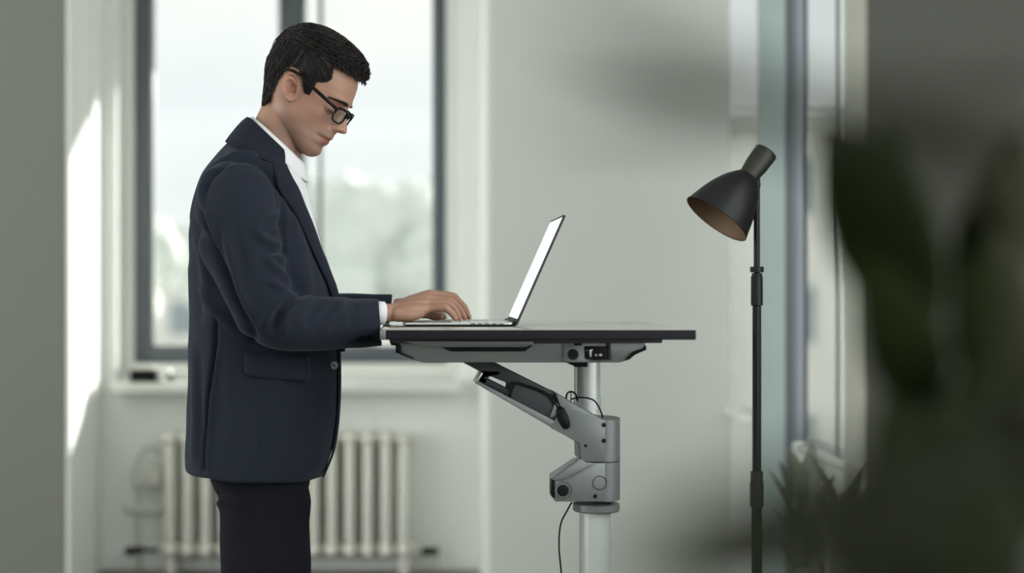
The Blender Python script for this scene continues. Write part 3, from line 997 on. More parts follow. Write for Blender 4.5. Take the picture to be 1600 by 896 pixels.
# collar of the jacket: rolled band round the back of the neck
A = []
for i, t in enumerate(np.linspace(dg(62), 2 * math.pi - dg(62), 64)):
    edge = min(1.0, 6 * min(i, 63 - i) / 63)
    row = []
    for v, o_ in ((2.15 - 0.5 * (1 - edge), 0.0035), (1.7, 0.0065), (1.1, 0.009), (0.55, 0.0095), (0.12, 0.008), (-0.0, 0.004), (0.0, 0.0)):
        row.append(tuple(JS(max(0, v), t, o_)))
    A.append(row)
obj('jacket_collar', sheet(A, 0.003), M_suitd, jacket)

# pocket flap, vent edge, seams, buttons
fl = [(384, 553, 482, 560, 590, 598)]
A = []
for i in range(13):
    f = i / 12
    row = []
    for j in range(7):
        g = j / 6
        x = 383 + (481 - 383) * f
        yt = 552 + 8 * f
        yb = 588 + 9 * f
        rr = 7
        dxl, dxr = (x - 383), (481 - x)
        cut = 0
        for dx in (dxl, dxr):
            if dx < rr:
                cut = rr - math.sqrt(max(0, rr * rr - (rr - dx) ** 2))
        y = yt + (yb - cut - yt) * g
        row.append(tuple(jac_at(x, y, 0.0035 + 0.002 * math.sin(math.pi * g))[0]))
    A.append(row)
obj('pocket_flap', sheet(A, 0.004), M_suit, jacket)
pw = []
for x0_, x1_ in ((382, 482),):
    r0, r1 = [], []
    for f in np.linspace(0, 1, 13):
        x = x0_ + (x1_ - x0_) * f
        r0.append(tuple(jac_at(x, 549.5 + 8 * f, 0.0035)[0]))
        r1.append(tuple(jac_at(x, 553.5 + 8 * f, 0.0045)[0]))
    obj('pocket_welt', sheet([r0, r1], 0.002), M_suitd, jacket)


def button(px, py, pos, nrm, r, par, name='button', m=M_button):
    prof = [(0, 0.0001), (0, r), (r * 0.35, r), (r * 0.42, r * 0.86), (r * 0.25, r * 0.7), (r * 0.25, 0.0001)]
    obj(name, lathe(prof, pos, nrm, 24), m, par, angle=40)


q, bv, bt = jac_at(519, 571, 0.004)
q2 = JS(bv, bt, 0.01)
button(519, 571, q, (0.25, -1, 0), 0.0085, jacket)
q = JS(bv, bt, 0.004)
obj('button_thread', tube([(q.x - 0.002, q.y - 0.004, q.z + 0.002, 0.0012), (q.x + 0.002, q.y - 0.0045, q.z - 0.002, 0.0012)], 8), M_lining, jacket)
for i in range(4):
    c = P(545 + i * 11, 529.5 - i * 0.4, 3.175 - 0.036 + i * 0.0055)
    button(0, 0, c, (0.05, -1, -0.35), 0.0062, jacket, 'sleeve_button', M_lining)
# front edge overlap below the button
A = []
for v in np.linspace(10.4, 14.95, 24):
    A.append([tuple(JS(v, dg(a), 0.003)) for a in (-12, -4, 3, 9)])
obj('front_overlap', sheet(A, 0.003), M_suit, jacket)

# shirt collar: leaf round the neck with its point in front
A = []
n_ = 72
for i in range(n_):
    a = -math.pi + 2 * math.pi * i / (n_ - 1)     # 0 = back, +-pi = front opening
    fr = abs(a) / math.pi
    rows_ = []
    for g in np.linspace(0, 1, 7):
        bt_, ft_ = P(396, 183, MD), P(475, 257, MD)
        bb_, fb_ = P(388, 201, MD), P(474, 284, MD)
        B = bt_.lerp(bb_, g)
        Fq = ft_.lerp(fb_, g)
        wd = 0.060 + 0.023 * g
        C = (B + Fq) / 2
        h = (Fq - B) / 2
        p = C - h * math.cos(a) + Vector((0, -1, 0)) * wd * math.sin(a)
        if fr > 0.8:
            p = p + Vector((0.009, 0, -0.002)) * ((fr - 0.8) / 0.2) * g
        rows_.append(tuple(p))
    A.append(rows_)
obj('shirt_collar', sheet(A, 0.0025), M_shirt, man)
obj('shirt_placket', sheet([[tuple(JS(v, dg(a), 0.0045 + 0.003 * math.cos(dg(a) * 9))) for a in (-8, -4, 0, 4, 8)] for v in np.linspace(0.5, 9, 30)], 0.002), M_shirt, man)
# shirt cuffs
obj('shirt_cuff', lathe([(0, 0.0001), (0, 0.0232), (0.030, 0.0222), (0.0315, 0.0210), (0.0315, 0.0001)], P(575.5, 489, 3.222), (P(600, 489.8, 3.230) - P(575.5, 489, 3.222)), 36), M_shirt, man)
obj('shirt_cuff', lathe([(0, 0.0001), (0, 0.0225), (0.026, 0.0220), (0.028, 0.0205), (0.028, 0.0001)], P(598, 481.5, 3.459), (P(628, 479, 3.448) - P(598, 481.5, 3.459)), 36), M_shirt, man)

# ---- trousers
def leg(path, name_ok=True):
    return tube([(*P(x, y, d), r) for x, y, d, r in path], 40, 70, cap='flat', up=(0, 1, 0))


tr = join(leg([(410, 690, 3.262, .085), (409, 735, 3.262, .087), (410, 760, 3.26, .086), (413, 800, 3.255, .0850), (415, 850, 3.25, .0850), (417, 896, 3.24, .084), (420, 1020, 3.24, .076), (415, 1200, 3.24, .066), (408, 1380, 3.24, .06)]),
          leg([(408, 690, 3.42, .085), (409, 735, 3.42, .090), (409, 760, 3.42, .090), (414, 800, 3.43, .0870), (416, 850, 3.43, .086), (420, 896, 3.43, .085), (428, 1020, 3.43, .077), (428, 1180, 3.43, .067), (425, 1340, 3.43, .06)]),
          tube([(*P(405, 640, MD), .13), (*P(408, 735, MD), .10)], 30, up=(1, 0, 0)))
tm = remesh(tr, 0.006, 3)
V = verts_np(tm)
Nn = norms_np(tm)
PX = V[:, 0] / V[:, 1] * F_PX + VX
PYc = VY - (V[:, 2] - CAM_Z) / V[:, 1] * F_PX
disp = ridge([(320, 742), (335, 752), (360, 760), (395, 752)], 7, .007) + ridge([(322, 772), (345, 776), (372, 790)], 8, -.006) + \
    ridge([(332, 792), (350, 784), (380, 788)], 7, .006) + ridge([(470, 896), (474, 850), (480, 800), (484, 745)], 3.0, .006) + \
    ridge([(462, 896), (466, 850), (472, 800)], 5, -.003) + ridge([(403, 745), (402, 820), (402, 896)], 2.2, -.002) + \
    ridge([(350, 830), (352, 870), (350, 940)], 12, .003)
near = np.clip((MD - V[:, 1]) / 0.05, 0, 1)
set_verts(tm, V + Nn * (disp * near)[:, None])
link('trousers', tm, M_trous, man)
for (x, d) in ((408, 3.24), (425, 3.43)):
    a = P(x, 1400, d)
    obj('shoe', remesh_geo := join(tube([(a.x - 0.06, d, 0.045, 0.042), (a.x + 0.03, d, 0.05, 0.045), (a.x + 0.12, d, 0.035, 0.04), (a.x + 0.20, d, 0.028, 0.026)], 24, 30),
                                   box(a.x - 0.10, a.x + 0.22, d - 0.038, d + 0.038, 0.0, 0.02, 0.008)), M_shoe, man)

# ---- head (local pixels: u forward, s towards the camera, v up)
HO = P(458, 150, MD)
YAW = math.radians(12)
_f, _up, _n = Vector((.866, 0, -.5)), Vector((.5, 0, .866)), Vector((0, -1, 0))
HF = _f * math.cos(YAW) + _n * math.sin(YAW)
HN = _n * math.cos(YAW) - _f * math.sin(YAW)
ROLL = math.radians(4)
HN, _up = HN * math.cos(ROLL) - _up * math.sin(ROLL), _up * math.cos(ROLL) + HN * math.sin(ROLL)


def HW(u, s, v):
    return HO + (HF * u + HN * s + _up * v) * UPX


HFv, HNv, HUv, HOv = np.array(HF), np.array(HN), np.array(_up), np.array(HO)


def to_head(V):
    d = (V - HOv) / UPX
    return d @ HFv, d @ HNv, d @ HUv


hv = [-71, -70, -67, -62, -55, -49, -42, -32, -22, -12, 0, 15, 30, 45, 60, 74, 84, 92, 98, 101]
hF = [66, 71, 76, 80, 80.5, 79.5, 79.5, 79.5, 79.5, 80, 80, 82, 87, 86, 83, 76, 68, 57, 42, 25]
hB = [60, 52, 45, 36, 24, 12, -2, -18, -28, -38, -43, -49, -52, -53, -52, -48, -43, -34, -20, 5]
hW = [4, 14, 22, 30, 37, 42, 47.5, 52, 54.5, 56.5, 58.5, 60, 61, 61.5, 60, 56, 50, 42, 28, 10]


def sm(xs_, ys_, x):
    return float(np.interp(x, xs_, ys_))


def head_rcf(v):
    # light smoothing of the tables
    o_ = []
    for tab in (hF, hB, hW):
        o_.append(sum(sm(hv, tab, v + d) * w_ for d, w_ in ((-3, .2), (-1.5, .2), (0, .2), (1.5, .2), (3, .2))) if -66 < v < 96 else sm(hv, tab, v))
    return o_


NVs = [-16.5, -15.7, -14.5, -13.3, -11.5, -9, -6.2, 1.6, 10.4, 18, 25, 32, 38]
NNs = [0, 7, 12.5, 17.5, 21.5, 24.0, 24, 19.0, 13.0, 7.0, 2.6, 0.8, 0]
MVs = [-66, -62, -56, -50, -47.5, -45.9, -43.8, -40, -37.5, -36.0, -34.6, -33.7, -32.6, -31, -28.5, -26, -22, -18, -14, -8]
MMs = [0, 1.5, 2.5, 1.2, .6, 1.2, 4.0, 6.6, 7.6, 7.4, 5.8, 3.6, 6.5, 8.6, 9.8, 9.4, 9.2, 10.4, 6, 0]


def face_disp(u, s, v, fw):
    a = abs(s)
    d = 0.0
    wn = sm([-17, -12, -8, 0, 10, 28], [11, 12, 11, 9.0, 7.8, 7], v)
    d += sm(NVs, NNs, v) * math.exp(-(a / wn) ** 2.2)
    d += 7.0 * math.exp(-((a - 11.5) / 4.2) ** 2 - ((v + 8.5) / 5.5) ** 2)        # nostril wing
    d -= 3.0 * math.exp(-((a - 17.5) / 3.0) ** 2 - ((v + 9) / 7) ** 2)
    d -= 6.5 * math.exp(-((a - 5.5) / 2.6) ** 2 - ((v + 13.0) / 2.2) ** 2) if v < -9 else 0   # nostril
    d -= 2.2 * math.exp(-((a - 16.5) / 2.0) ** 2 - ((v + 7) / 6) ** 2)
    wm = 21 if v > -47 else 24
    d += sm(MVs, MMs, v) * math.exp(-(a / wm) ** 2.6)
    d -= 3.0 * math.exp(-((a - 22) / 5) ** 2 - ((v + 34) / 4.5) ** 2)           # mouth corner
    d -= 8.5 * math.exp(-((a - 26) / 13) ** 2 - ((v - 12) / 8.5) ** 2)          # eye socket
    d += 3.0 * math.exp(-((a - 24) / 15) ** 2 - ((v - 30) / 5) ** 2)            # brow ridge
    d += 4.0 * math.exp(-((a - 42) / 12) ** 2 - ((v + 4) / 10) ** 2)            # cheekbone
    d -= 4.0 * math.exp(-((a - 40) / 12) ** 2 - ((v + 30) / 12) ** 2)           # hollow under it
    d -= 1.0 * math.exp(-((a - 27) / 9) ** 2 - ((v + 24) / 9) ** 2)
    return d * fw


def head_pt(v, th):
    Fh, Bh, Wh = head_rcf(v)
    u0 = Bh + 0.46 * (Fh - Bh)
    c, s = math.cos(th), math.sin(th)
    e = 2 / 2.15
    cc = math.copysign(abs(c) ** e, c)
    ss = math.copysign(abs(s) ** e, s)
    u = u0 + (Fh - u0 if c > 0 else u0 - Bh) * cc
    y = Wh * ss
    u += face_disp(u, y, v, min(1.0, max(0, c) * 2.2))
    # temples slightly hollow, jaw muscle slightly full
    k = 1 - 0.035 * math.exp(-((u - 58) / 16) ** 2 - ((v - 28) / 14) ** 2) + 0.04 * math.exp(-((u - 22) / 18) ** 2 - ((v + 28) / 14) ** 2)
    return u, y * k, v


def th_grid(n):
    # more columns on the face
    t = np.linspace(0, 1, n, endpoint=False)
    return 2 * math.pi * t - 0.28 * 2 * np.sin(2 * math.pi * t) * 0.9


rows = []
for v in np.concatenate([np.linspace(-71, -50, 22), np.arange(-49.2, 40, 0.8), np.linspace(41, 101, 50)]):
    rows.append([tuple(HW(*head_pt(v, t))) for t in th_grid(200)])
head_geo = grid(rows, True, True)


# ear
def ear_geo(sgn):
    R_, C_ = 22, 48
    cu, cv = 12.5, 10.5
    ax_ang = math.radians(26)
    A, Bk = [], []
    for i in range(R_):
        r = i / (R_ - 1)
        ra, rb = [], []
        for k_ in range(C_):
            ph = 2 * math.pi * k_ / C_
            a = r * math.sin(ph)            # up
            b = r * math.cos(ph)            # forward
            hw = 14.0 * (1 - 0.26 * max(0, -a)) * (1.0 + 0.06 * max(0, a))
            hh = 23.5
            pu, pv = b * hw, a * hh
            rim = 6.5 * math.exp(-((r - 0.86) / 0.11) ** 2) * (0.35 + 0.65 * min(1, max(0, 0.75 - b * 0.9 + max(0, a) * 0.6)))
            if a < -0.55:
                rim *= 0.4
            anti = 4.2 * math.exp(-((math.hypot(b + 0.12, a - 0.05) - 0.50) / 0.12) ** 2) * (1 if b < 0.15 else 0.3)
            con = -13.0 * math.exp(-((b - 0.12) / 0.34) ** 2 - ((a + 0.10) / 0.30) ** 2)
            tra = 3.4 * math.exp(-((b - 0.72) / 0.16) ** 2 - ((a + 0.12) / 0.16) ** 2)
            lob = 1.6 * math.exp(-((a + 0.85) / 0.18) ** 2 - ((b - 0.05) / 0.4) ** 2)
            flare = 2.5 + 5.5 * (0.6 - b * 0.9)
            h_ = 60.0 + flare + rim + anti + con + tra + lob + 1.5
            edge_drop = 2.4 * max(0, (r - 0.93) / 0.07)
            u_ = cu + pu * math.cos(ax_ang) + pv * (-math.sin(ax_ang)) * 1.0
            v_ = cv + pv * math.cos(ax_ang) + pu * math.sin(ax_ang) * 1.0
            ra.append(tuple(HW(u_, sgn * (h_ - edge_drop), v_)))
            back = 60.0 + flare - 2.6 - 5 * (1 - r)
            if b > 0.3:
                back -= 7 * (b - 0.3)
            rb.append(tuple(HW(u_, sgn * back, v_)))
        A.append(ra)
        Bk.append(rb)
    return grid(A + Bk[::-1], True, True)


# eyes: lids closed over the balls, looking down
def ball(c, r, sc=(1, 1, 1), sub=3):
    bm = bmesh.new()
    bmesh.ops.create_icosphere(bm, subdivisions=sub, radius=1)
    vs = [tuple(HW(c[0] + v.co.x * r * sc[0], c[1] + v.co.y * r * sc[1], c[2] + v.co.z * r * sc[2])) for v in bm.verts]
    bm.verts.index_update()
    g = (vs, [[v.index for v in f.verts] for f in bm.faces])
    bm.free()
    return g


parts = [head_geo, ear_geo(1), ear_geo(-1)]
for sgn in (1, -1):
    parts.append(ball((69, sgn * 26, 11.5), 10.2, (1, 1.25, .92)))
# neck
parts.append(tube([(*P(412, 262, MD), .066), (*P(428, 226, MD), .0545), (*P(440, 198, MD), .0525), (*P(452, 172, MD), .0515), (*P(462, 150, MD), .045)], 48, 30, up=(0, 1, 0)))
parts.append(tube([(*P(455, 256, MD - .01), .012), (*P(458, 246, MD - .01), .014), (*P(463, 232, MD - .01), .012)], 16, 10))
# trunk, upper arms and legs under the clothes
parts.append(tube([(*P(405, 680, MD), .115), (*P(408, 600, MD), .11), (*P(408, 500, MD), .10), (*P(400, 400, MD), .098), (*P(396, 320, MD), .090), (*P(408, 275, MD), .08), (*P(414, 255, MD), .06)], 40, 40, up=(1, 0, 0)))
parts.append(tube([(*P(385, 325, 3.21), .04), (*P(398, 305, MD), .06), (*P(388, 325, 3.47), .04)], 24, 16))


def arm_path(pts):
    return tube([(*P(x, y, d), r) for x, y, d, r in pts], 28, 60, up=(0, 1, 0))


parts.append(arm_path([(380, 330, 3.20, .040), (386, 390, 3.13, .042), (405, 470, 3.09, .040), (425, 494, 3.09, .040), (490, 500, 3.135, .032), (550, 493, 3.185, .022), (580, 490, 3.215, .0178), (606, 489, 3.233, .0172), (622, 488, 3.24, .0175)]))
parts.append(arm_path([(382, 330, 3.48, .040), (392, 390, 3.56, .042), (412, 465, 3.60, .040), (436, 484, 3.59, .040), (500, 489, 3.54, .030), (570, 486, 3.47, .023), (588, 483, 3.462, .0180), (608, 481, 3.452, .0170), (630, 479, 3.448, .0170)]))
for d, xs2 in ((3.255, (410, 415, 419, 414, 408)), (3.43, (410, 416, 426, 426, 425))):
    parts.append(tube([(*P(xs2[0], 700, d), .060), (*P(xs2[1], 850, d), .060), (*P(xs2[2], 1020, d), .050), (*P(xs2[3], 1200, d), .048), (*P(xs2[4], 1370, d), .035)], 28, 40, up=(0, 1, 0)))


# hands
def finger(pts):
    q = np.array([[*P(x, y, d), r * 0.95] for x, y, d, r in pts])
    t = np.linspace(0, len(q) - 1, 34)
    lin = np.array([[np.interp(a, range(len(q)), q[:, k_]) for k_ in range(4)] for a in t])
    return tube([tuple(a) for a in (0.6 * lin + 0.4 * spline(q, 34))], 18)


def blob(px, py, d, r, sc, ex=(1, 0, 0)):
    bm = bmesh.new()
    bmesh.ops.create_icosphere(bm, subdivisions=3, radius=1)
    c = P(px, py, d)
    vs = [tuple(c + Vector((v.co.x * r * sc[0], v.co.y * r * sc[1], v.co.z * r * sc[2]))) for v in bm.verts]
    bm.verts.index_update()
    g = (vs, [[v.index for v in f.verts] for f in bm.faces])
    bm.free()
    return g


near_hand = [
    # metacarpals
    tube([(*P(618, 486, 3.252), .0145), (*P(642, 473, 3.283), .0135), (*P(672, 461, 3.312), .0108)], 20, 20),
    tube([(*P(618, 487, 3.243), .0145), (*P(642, 477, 3.264), .0135), (*P(668, 467, 3.288), .0112)], 20, 20),
    tube([(*P(618, 488, 3.235), .0145), (*P(642, 481, 3.246), .0135), (*P(665, 474, 3.264), .0108)], 20, 20),
    tube([(*P(618, 490, 3.230), .0140), (*P(642, 486, 3.231), .0135), (*P(666, 483, 3.243), .0102)], 20, 20),
    # heel of the hand and thumb ball
    tube([(*P(620, 491, 3.228), .0150), (*P(640, 492, 3.230), .0135), (*P(655, 489, 3.236), .0115)], 20, 16),
    tube([(*P(622, 490, 3.262), .0150), (*P(640, 489, 3.285), .0150), (*P(656, 487, 3.302), .0110)], 20, 16),
    # fingers: index, middle, ring, little
    finger([(672, 461, 3.316, .0108), (690, 461, 3.320, .0083), (709, 464.5, 3.322, .0090), (717, 472, 3.322, .0075), (725, 481, 3.321, .0078), (732.5, 495.5, 3.318, .0060)]),
    finger([(668, 468.0, 3.288, .0104), (684, 468, 3.290, .0083), (703, 470, 3.292, .0088), (712, 477, 3.292, .0073), (719, 485, 3.291, .0075), (726.0, 496.5, 3.289, .0058)]),
    finger([(665, 474.5, 3.264, .0100), (682, 474, 3.264, .0081), (700, 475, 3.265, .0085), (708, 481, 3.265, .0071), (713, 488, 3.265, .0072), (717.5, 497.6, 3.264, .0056)]),
    finger([(666, 483, 3.243, .0094), (680, 481.5, 3.240, .0076), (696, 481, 3.236, .0083), (702, 486, 3.236, .0069), (707, 491, 3.236, .0070), (712, 498.2, 3.236, .0054)]),
    # thumb
    finger([(638, 490, 3.290, .0130), (656, 489, 3.312, .0118), (670, 491, 3.318, .0100), (680, 494.5, 3.312, .0092), (688.5, 495.5, 3.304, .0070)]),
]
far_hand = [
    tube([(*P(632, 480, 3.430), .0160), (*P(655, 473, 3.405), .0140), (*P(680, 470, 3.385), .0110)], 20, 20),
    tube([(*P(632, 480, 3.442), .0160), (*P(655, 473, 3.430), .0145), (*P(678, 470, 3.412), .0112)], 20, 20),
    tube([(*P(632, 481, 3.452), .0155), (*P(655, 475, 3.448), .0140), (*P(676, 472, 3.438), .0108)], 20, 20),
    tube([(*P(632, 482, 3.460), .0150), (*P(654, 478, 3.464), .0130), (*P(673, 476, 3.462), .0100)], 20, 20),
    finger([(680, 470.5, 3.385, .0105), (697, 471, 3.382, .0094), (711, 476, 3.380, .0086), (719, 486, 3.379, .0076), (722, 494, 3.379, .0062)]),
    finger([(678, 470.5, 3.412, .0106), (696, 470, 3.410, .0095), (711, 475, 3.408, .0086), (720, 485, 3.408, .0076), (724, 494, 3.407, .0062)]),
    finger([(676, 473, 3.438, .0100), (692, 473, 3.437, .0090), (705, 478, 3.436, .0082), (713, 487, 3.436, .0073), (716, 494, 3.435, .0060)]),
    finger([(673, 477, 3.462, .0092), (687, 477, 3.463, .0082), (698, 481, 3.463, .0075), (705, 488, 3.463, .0067), (708, 494, 3.462, .0056)]),
    finger([(642, 484, 3.405, .0130), (660, 486, 3.375, .0115), (675, 489, 3.362, .0098), (687, 493, 3.358, .0086), (693, 495.5, 3.358, .0068)]),
]
bm_ = remesh(join(*(parts + near_hand + far_hand)), 0.0017, 1, 0.5)
V = verts_np(bm_)
hu, hs, hvv = to_head(V)
col = np.ones((len(V), 4))
g2 = lambda x, m_, s_: np.exp(-((x - m_) / s_) ** 2)
head_zone = (hvv > -80) & (hvv < 120) & (hu > -70) & (np.abs(hs) < 90) & (V[:, 2] > 1.40)
# lips
lipw = np.clip(1 - (np.abs(hs) / 21) ** 4, 0, 1)
lip = head_zone * lipw * ((hvv > -42.5) & (hvv < -28.8)) * (hu > 74)
lip = lip * np.clip(np.minimum(hvv + 42.5, -28.8 - hvv) / 2.0, 0, 1)
lipc = np.array([0.74, 0.44, 0.47])
col[:, :3] *= 1 - lip[:, None] * (1 - lipc)
seam = head_zone * g2(hvv, -33.9, 1.1) * (np.abs(hs) < 21) * (hu > 68)
col[:, :3] *= 1 - seam[:, None] * 0.55
# shaved beard: a slight grey-brown over jaw, chin and upper lip
beard = head_zone * np.clip((-14 - hvv) / 14, 0, 1) * np.clip((hu - 5) / 20, 0, 1) * (1 - lip) * np.clip(1 - (g2(np.abs(hs), 34, 12) * g2(hvv, -16, 12)), 0, 1)
col[:, :3] *= 1 - beard[:, None] * np.array([0.26, 0.22, 0.18])
# cheeks, ears and nose tip a little redder
red = head_zone * (0.5 * g2(np.abs(hs), 44, 14) * g2(hvv, -4, 14) * (hu > 35) + 0.8 * (np.abs(hs) > 60) * 1.0 + 0.5 * g2(hvv, -7, 8) * (hu > 90))
col[:, :3] *= 1 - np.clip(red, 0, 1)[:, None] * np.array([0.0, 0.14, 0.12])
knu = (V[:, 2] < 1.25) & (V[:, 0] > px_x(610, 3.3))
tip_ = knu * np.clip((PX_ := (V[:, 0] / V[:, 1] * F_PX + VX) - 695) / 40, 0, 1)
col[:, :3] *= 1 - tip_[:, None] * np.array([0.0, 0.10, 0.10])
ca = bm_.color_attributes.new('tint', 'FLOAT_COLOR', 'POINT')
ca.data.foreach_set('color', col.astype(np.float32).ravel())
body = link('body', bm_, M_skin, man)


def on_face(v, s, lift):
    """point on the face at height v and lateral s"""
    best, bt_ = 1e9, 0
    for t in np.linspace(0, 1.5, 300):
        q = head_pt(v, t)
        if abs(q[1] - abs(s)) < best:
            best, bt_ = abs(q[1] - abs(s)), t
    q = head_pt(v, bt_)
    return (q[0] + lift, math.copysign(q[1], s), v)


for sgn in (1, -1):
    # eyebrow
    A = []
    for i, s_ in enumerate(np.linspace(9, 44, 16)):
        f = i / 15
        vc = 27.5 + 3.0 * math.sin(math.pi * min(1, f * 0.9)) - 3.5 * f
        hw = 2.1 * (1 - 0.75 * f ** 2) * (0.6 + 0.4 * min(1, f * 4))
        row = []
        for g in np.linspace(-1, 1, 5):
            q = on_face(vc + g * hw, s_, 1.3 + 0.9 * (1 - g * g))
            row.append(tuple(HW(q[0], sgn * q[1], q[2])))
        A.append(row)
    obj('eyebrow', sheet(A, 0.0012), M_hair, man)
    # lash line under the lowered lid
    pts = []
    for a in np.linspace(-62, 70, 14):
        ra_ = math.radians(a)
        pts.append((*HW(69 + 10.6 * math.cos(ra_) * 0.98, sgn * (26 + 12.6 * math.sin(ra_)), 6.6 + 1.8 * (1 - math.cos(ra_))), 0.0009))
    obj('eyelashes', tube(pts, 8, 30), M_hair, man)
    lid_pts = []
    for a in np.linspace(-58, 66, 14):
        ra_ = math.radians(a)
        lid_pts.append((*HW(64 + 10.4 * math.cos(ra_), sgn * (26 + 12.6 * math.sin(ra_)), 19.5), 0.0007))

# ---- fingernails
nm = mat('fingernail', srgb(214, 170, 155), 0.25, var=0.03)
for (a, b, d) in (((730.5, 491.5), (734.5, 497.5), 3.312), ((724, 492), (728, 498), 3.289), ((716.5, 494), (719.5, 499.5), 3.264), ((711, 495), (713.8, 499.5), 3.240)):
    p0, p1 = P(*a, d), P(*b, d)
    obj('fingernail', tube([(p0.x + 0.0016, d, p0.z, 0.0040), (p1.x + 0.0010, d, p1.z, 0.0036)], 12, squash=0.35), nm, body)

# ---- hair: shell over the skull plus combed strands
qv = [-40, -20, 0, 15, 30, 50, 69, 81, 90, 100, 106, 112, 115.5, 117]
qF = [66, 72, 78, 83, 87, 88, 88, 88, 85, 75, 63, 45, 28, 14]
qB = [-30, -39, -48, -56, -61, -62, -60, -56, -51, -42, -34, -20, -6, 6]
qW = [54, 58.5, 62.0, 64.5, 66, 66.5, 66, 63, 58.5, 50.5, 43, 31, 19, 8]


def hair_rcf(v):
    return sm(qv, qF, v), sm(qv, qB, v), sm(qv, qW, v)


def hair_pt(v, t, off=0.0):
    Fh, Bh, Wh = hair_rcf(v)
    u0 = Bh + 0.46 * (Fh - Bh)
    c, s = math.cos(t), math.sin(t)
    e = 2 / 2.2
    cc = math.copysign(abs(c) ** e, c)
    ss = math.copysign(abs(s) ** e, s)
    return u0 + ((Fh - u0) if c > 0 else (u0 - Bh)) * cc + off * c, Wh * ss + off * s, v


HPOLY = [(54, 71), (55, 63), (59, 52), (55, 44), (42, 35.5), (41, 23), (40, 13), (32, 12), (25, 22), (19, 32), (8, 39), (-5, 39), (-13, 28), (-15, 10), (-14, -8), (-19, -30), (-26, -37), (-90, -41), (-90, 140), (130, 140), (130, 74), (90, 71)]


def inside(u, v):
    c = False
    n = len(HPOLY)
    j = n - 1
    for i in range(n):
        (x1, y1), (x2, y2) = HPOLY[i], HPOLY[j]
        if (y1 > v) != (y2 > v) and u < (x2 - x1) * (v - y1) / (y2 - y1) + x1:
            c = not c
        j = i
    return c


HP_ = np.array(HPOLY[:16] + [HPOLY[20]], float)


def tucked(u, s, v):
    # hair thins out towards its line on the sides
    if abs(s) < 25:
        return (u, s, v)
    d = 1e9
    for i in range(15):
        a, b = HP_[i], HP_[i + 1]
        ab = b - a
        t = min(1, max(0, ((u - a[0]) * ab[0] + (v - a[1]) * ab[1]) / (ab @ ab)))
        d = min(d, math.hypot(u - a[0] - ab[0] * t, v - a[1] - ab[1] * t))
    k = min(1, d / 18)
    k = k * k * (3 - 2 * k)
    w_ = min(1, (abs(s) - 25) / 20)
    return (u, s * (1 - 0.052 * (1 - k) * w_), v)


vs_ = np.linspace(-40, 117, 150)
ts_ = th_grid(220)
lo = [[None] * 220 for _ in vs_]
V_, F_ = [], []
for i, v in enumerate(vs_):
    for k_, t in enumerate(ts_):
        u, s, vv = hair_pt(v, t)
        wob = 0.8 * math.sin(u * 0.35 + s * 0.22 + v * 0.1) * math.sin(s * 0.3 + v * 0.27) + 0.7 * math.sin(u * 0.9 + v * 0.5)
        top_w = min(1, max(0, (v - 60) / 30))
        u, s, vv = hair_pt(v, t, wob * (0.3 + 1.3 * top_w))
        V_.append(tucked(u, s, vv + wob * 0.6 * top_w))
for i in range(149):
    for k_ in range(220):
        a, b = i * 220 + k_, i * 220 + (k_ + 1) % 220
        q = (a, b, b + 220, a + 220)
        cu_ = sum(V_[x][0] for x in q) / 4
        cv_ = sum(V_[x][2] for x in q) / 4
        if inside(cu_, cv_):
            F_.append(q)
F_.append(tuple(range(149 * 220, 150 * 220)))
used = sorted({x for f in F_ for x in f})
ix = {x: i for i, x in enumerate(used)}
hair = obj('hair', ([tuple(HW(*V_[x])) for x in used], [[ix[x] for x in f] for f in F_]), M_hair, man)
sv, sf = [], []
rh = random.Random(5)


def snap(p, off):
    v = min(max(p[2], -40), 116.5)
    Fh, Bh, Wh = hair_rcf(v)
    u0 = Bh + 0.46 * (Fh - Bh)
    a = (Fh - u0) if p[0] > u0 else (u0 - Bh)
    x, y = (p[0] - u0) / a, p[1] / Wh
    r = (abs(x) ** 2.2 + abs(y) ** 2.2) ** (1 / 2.2) + 1e-6
    if v > 108 and r < 1:
        return Vector((p[0], p[1], max(p[2], 112 + 5 * (1 - r) - 0)))
    k1 = 1 / r
    return Vector((u0 + (p[0] - u0) * k1 + off * x / r, p[1] * k1 + off * y / r, v + off * 0.5 * max(0, (v - 70) / 40)))


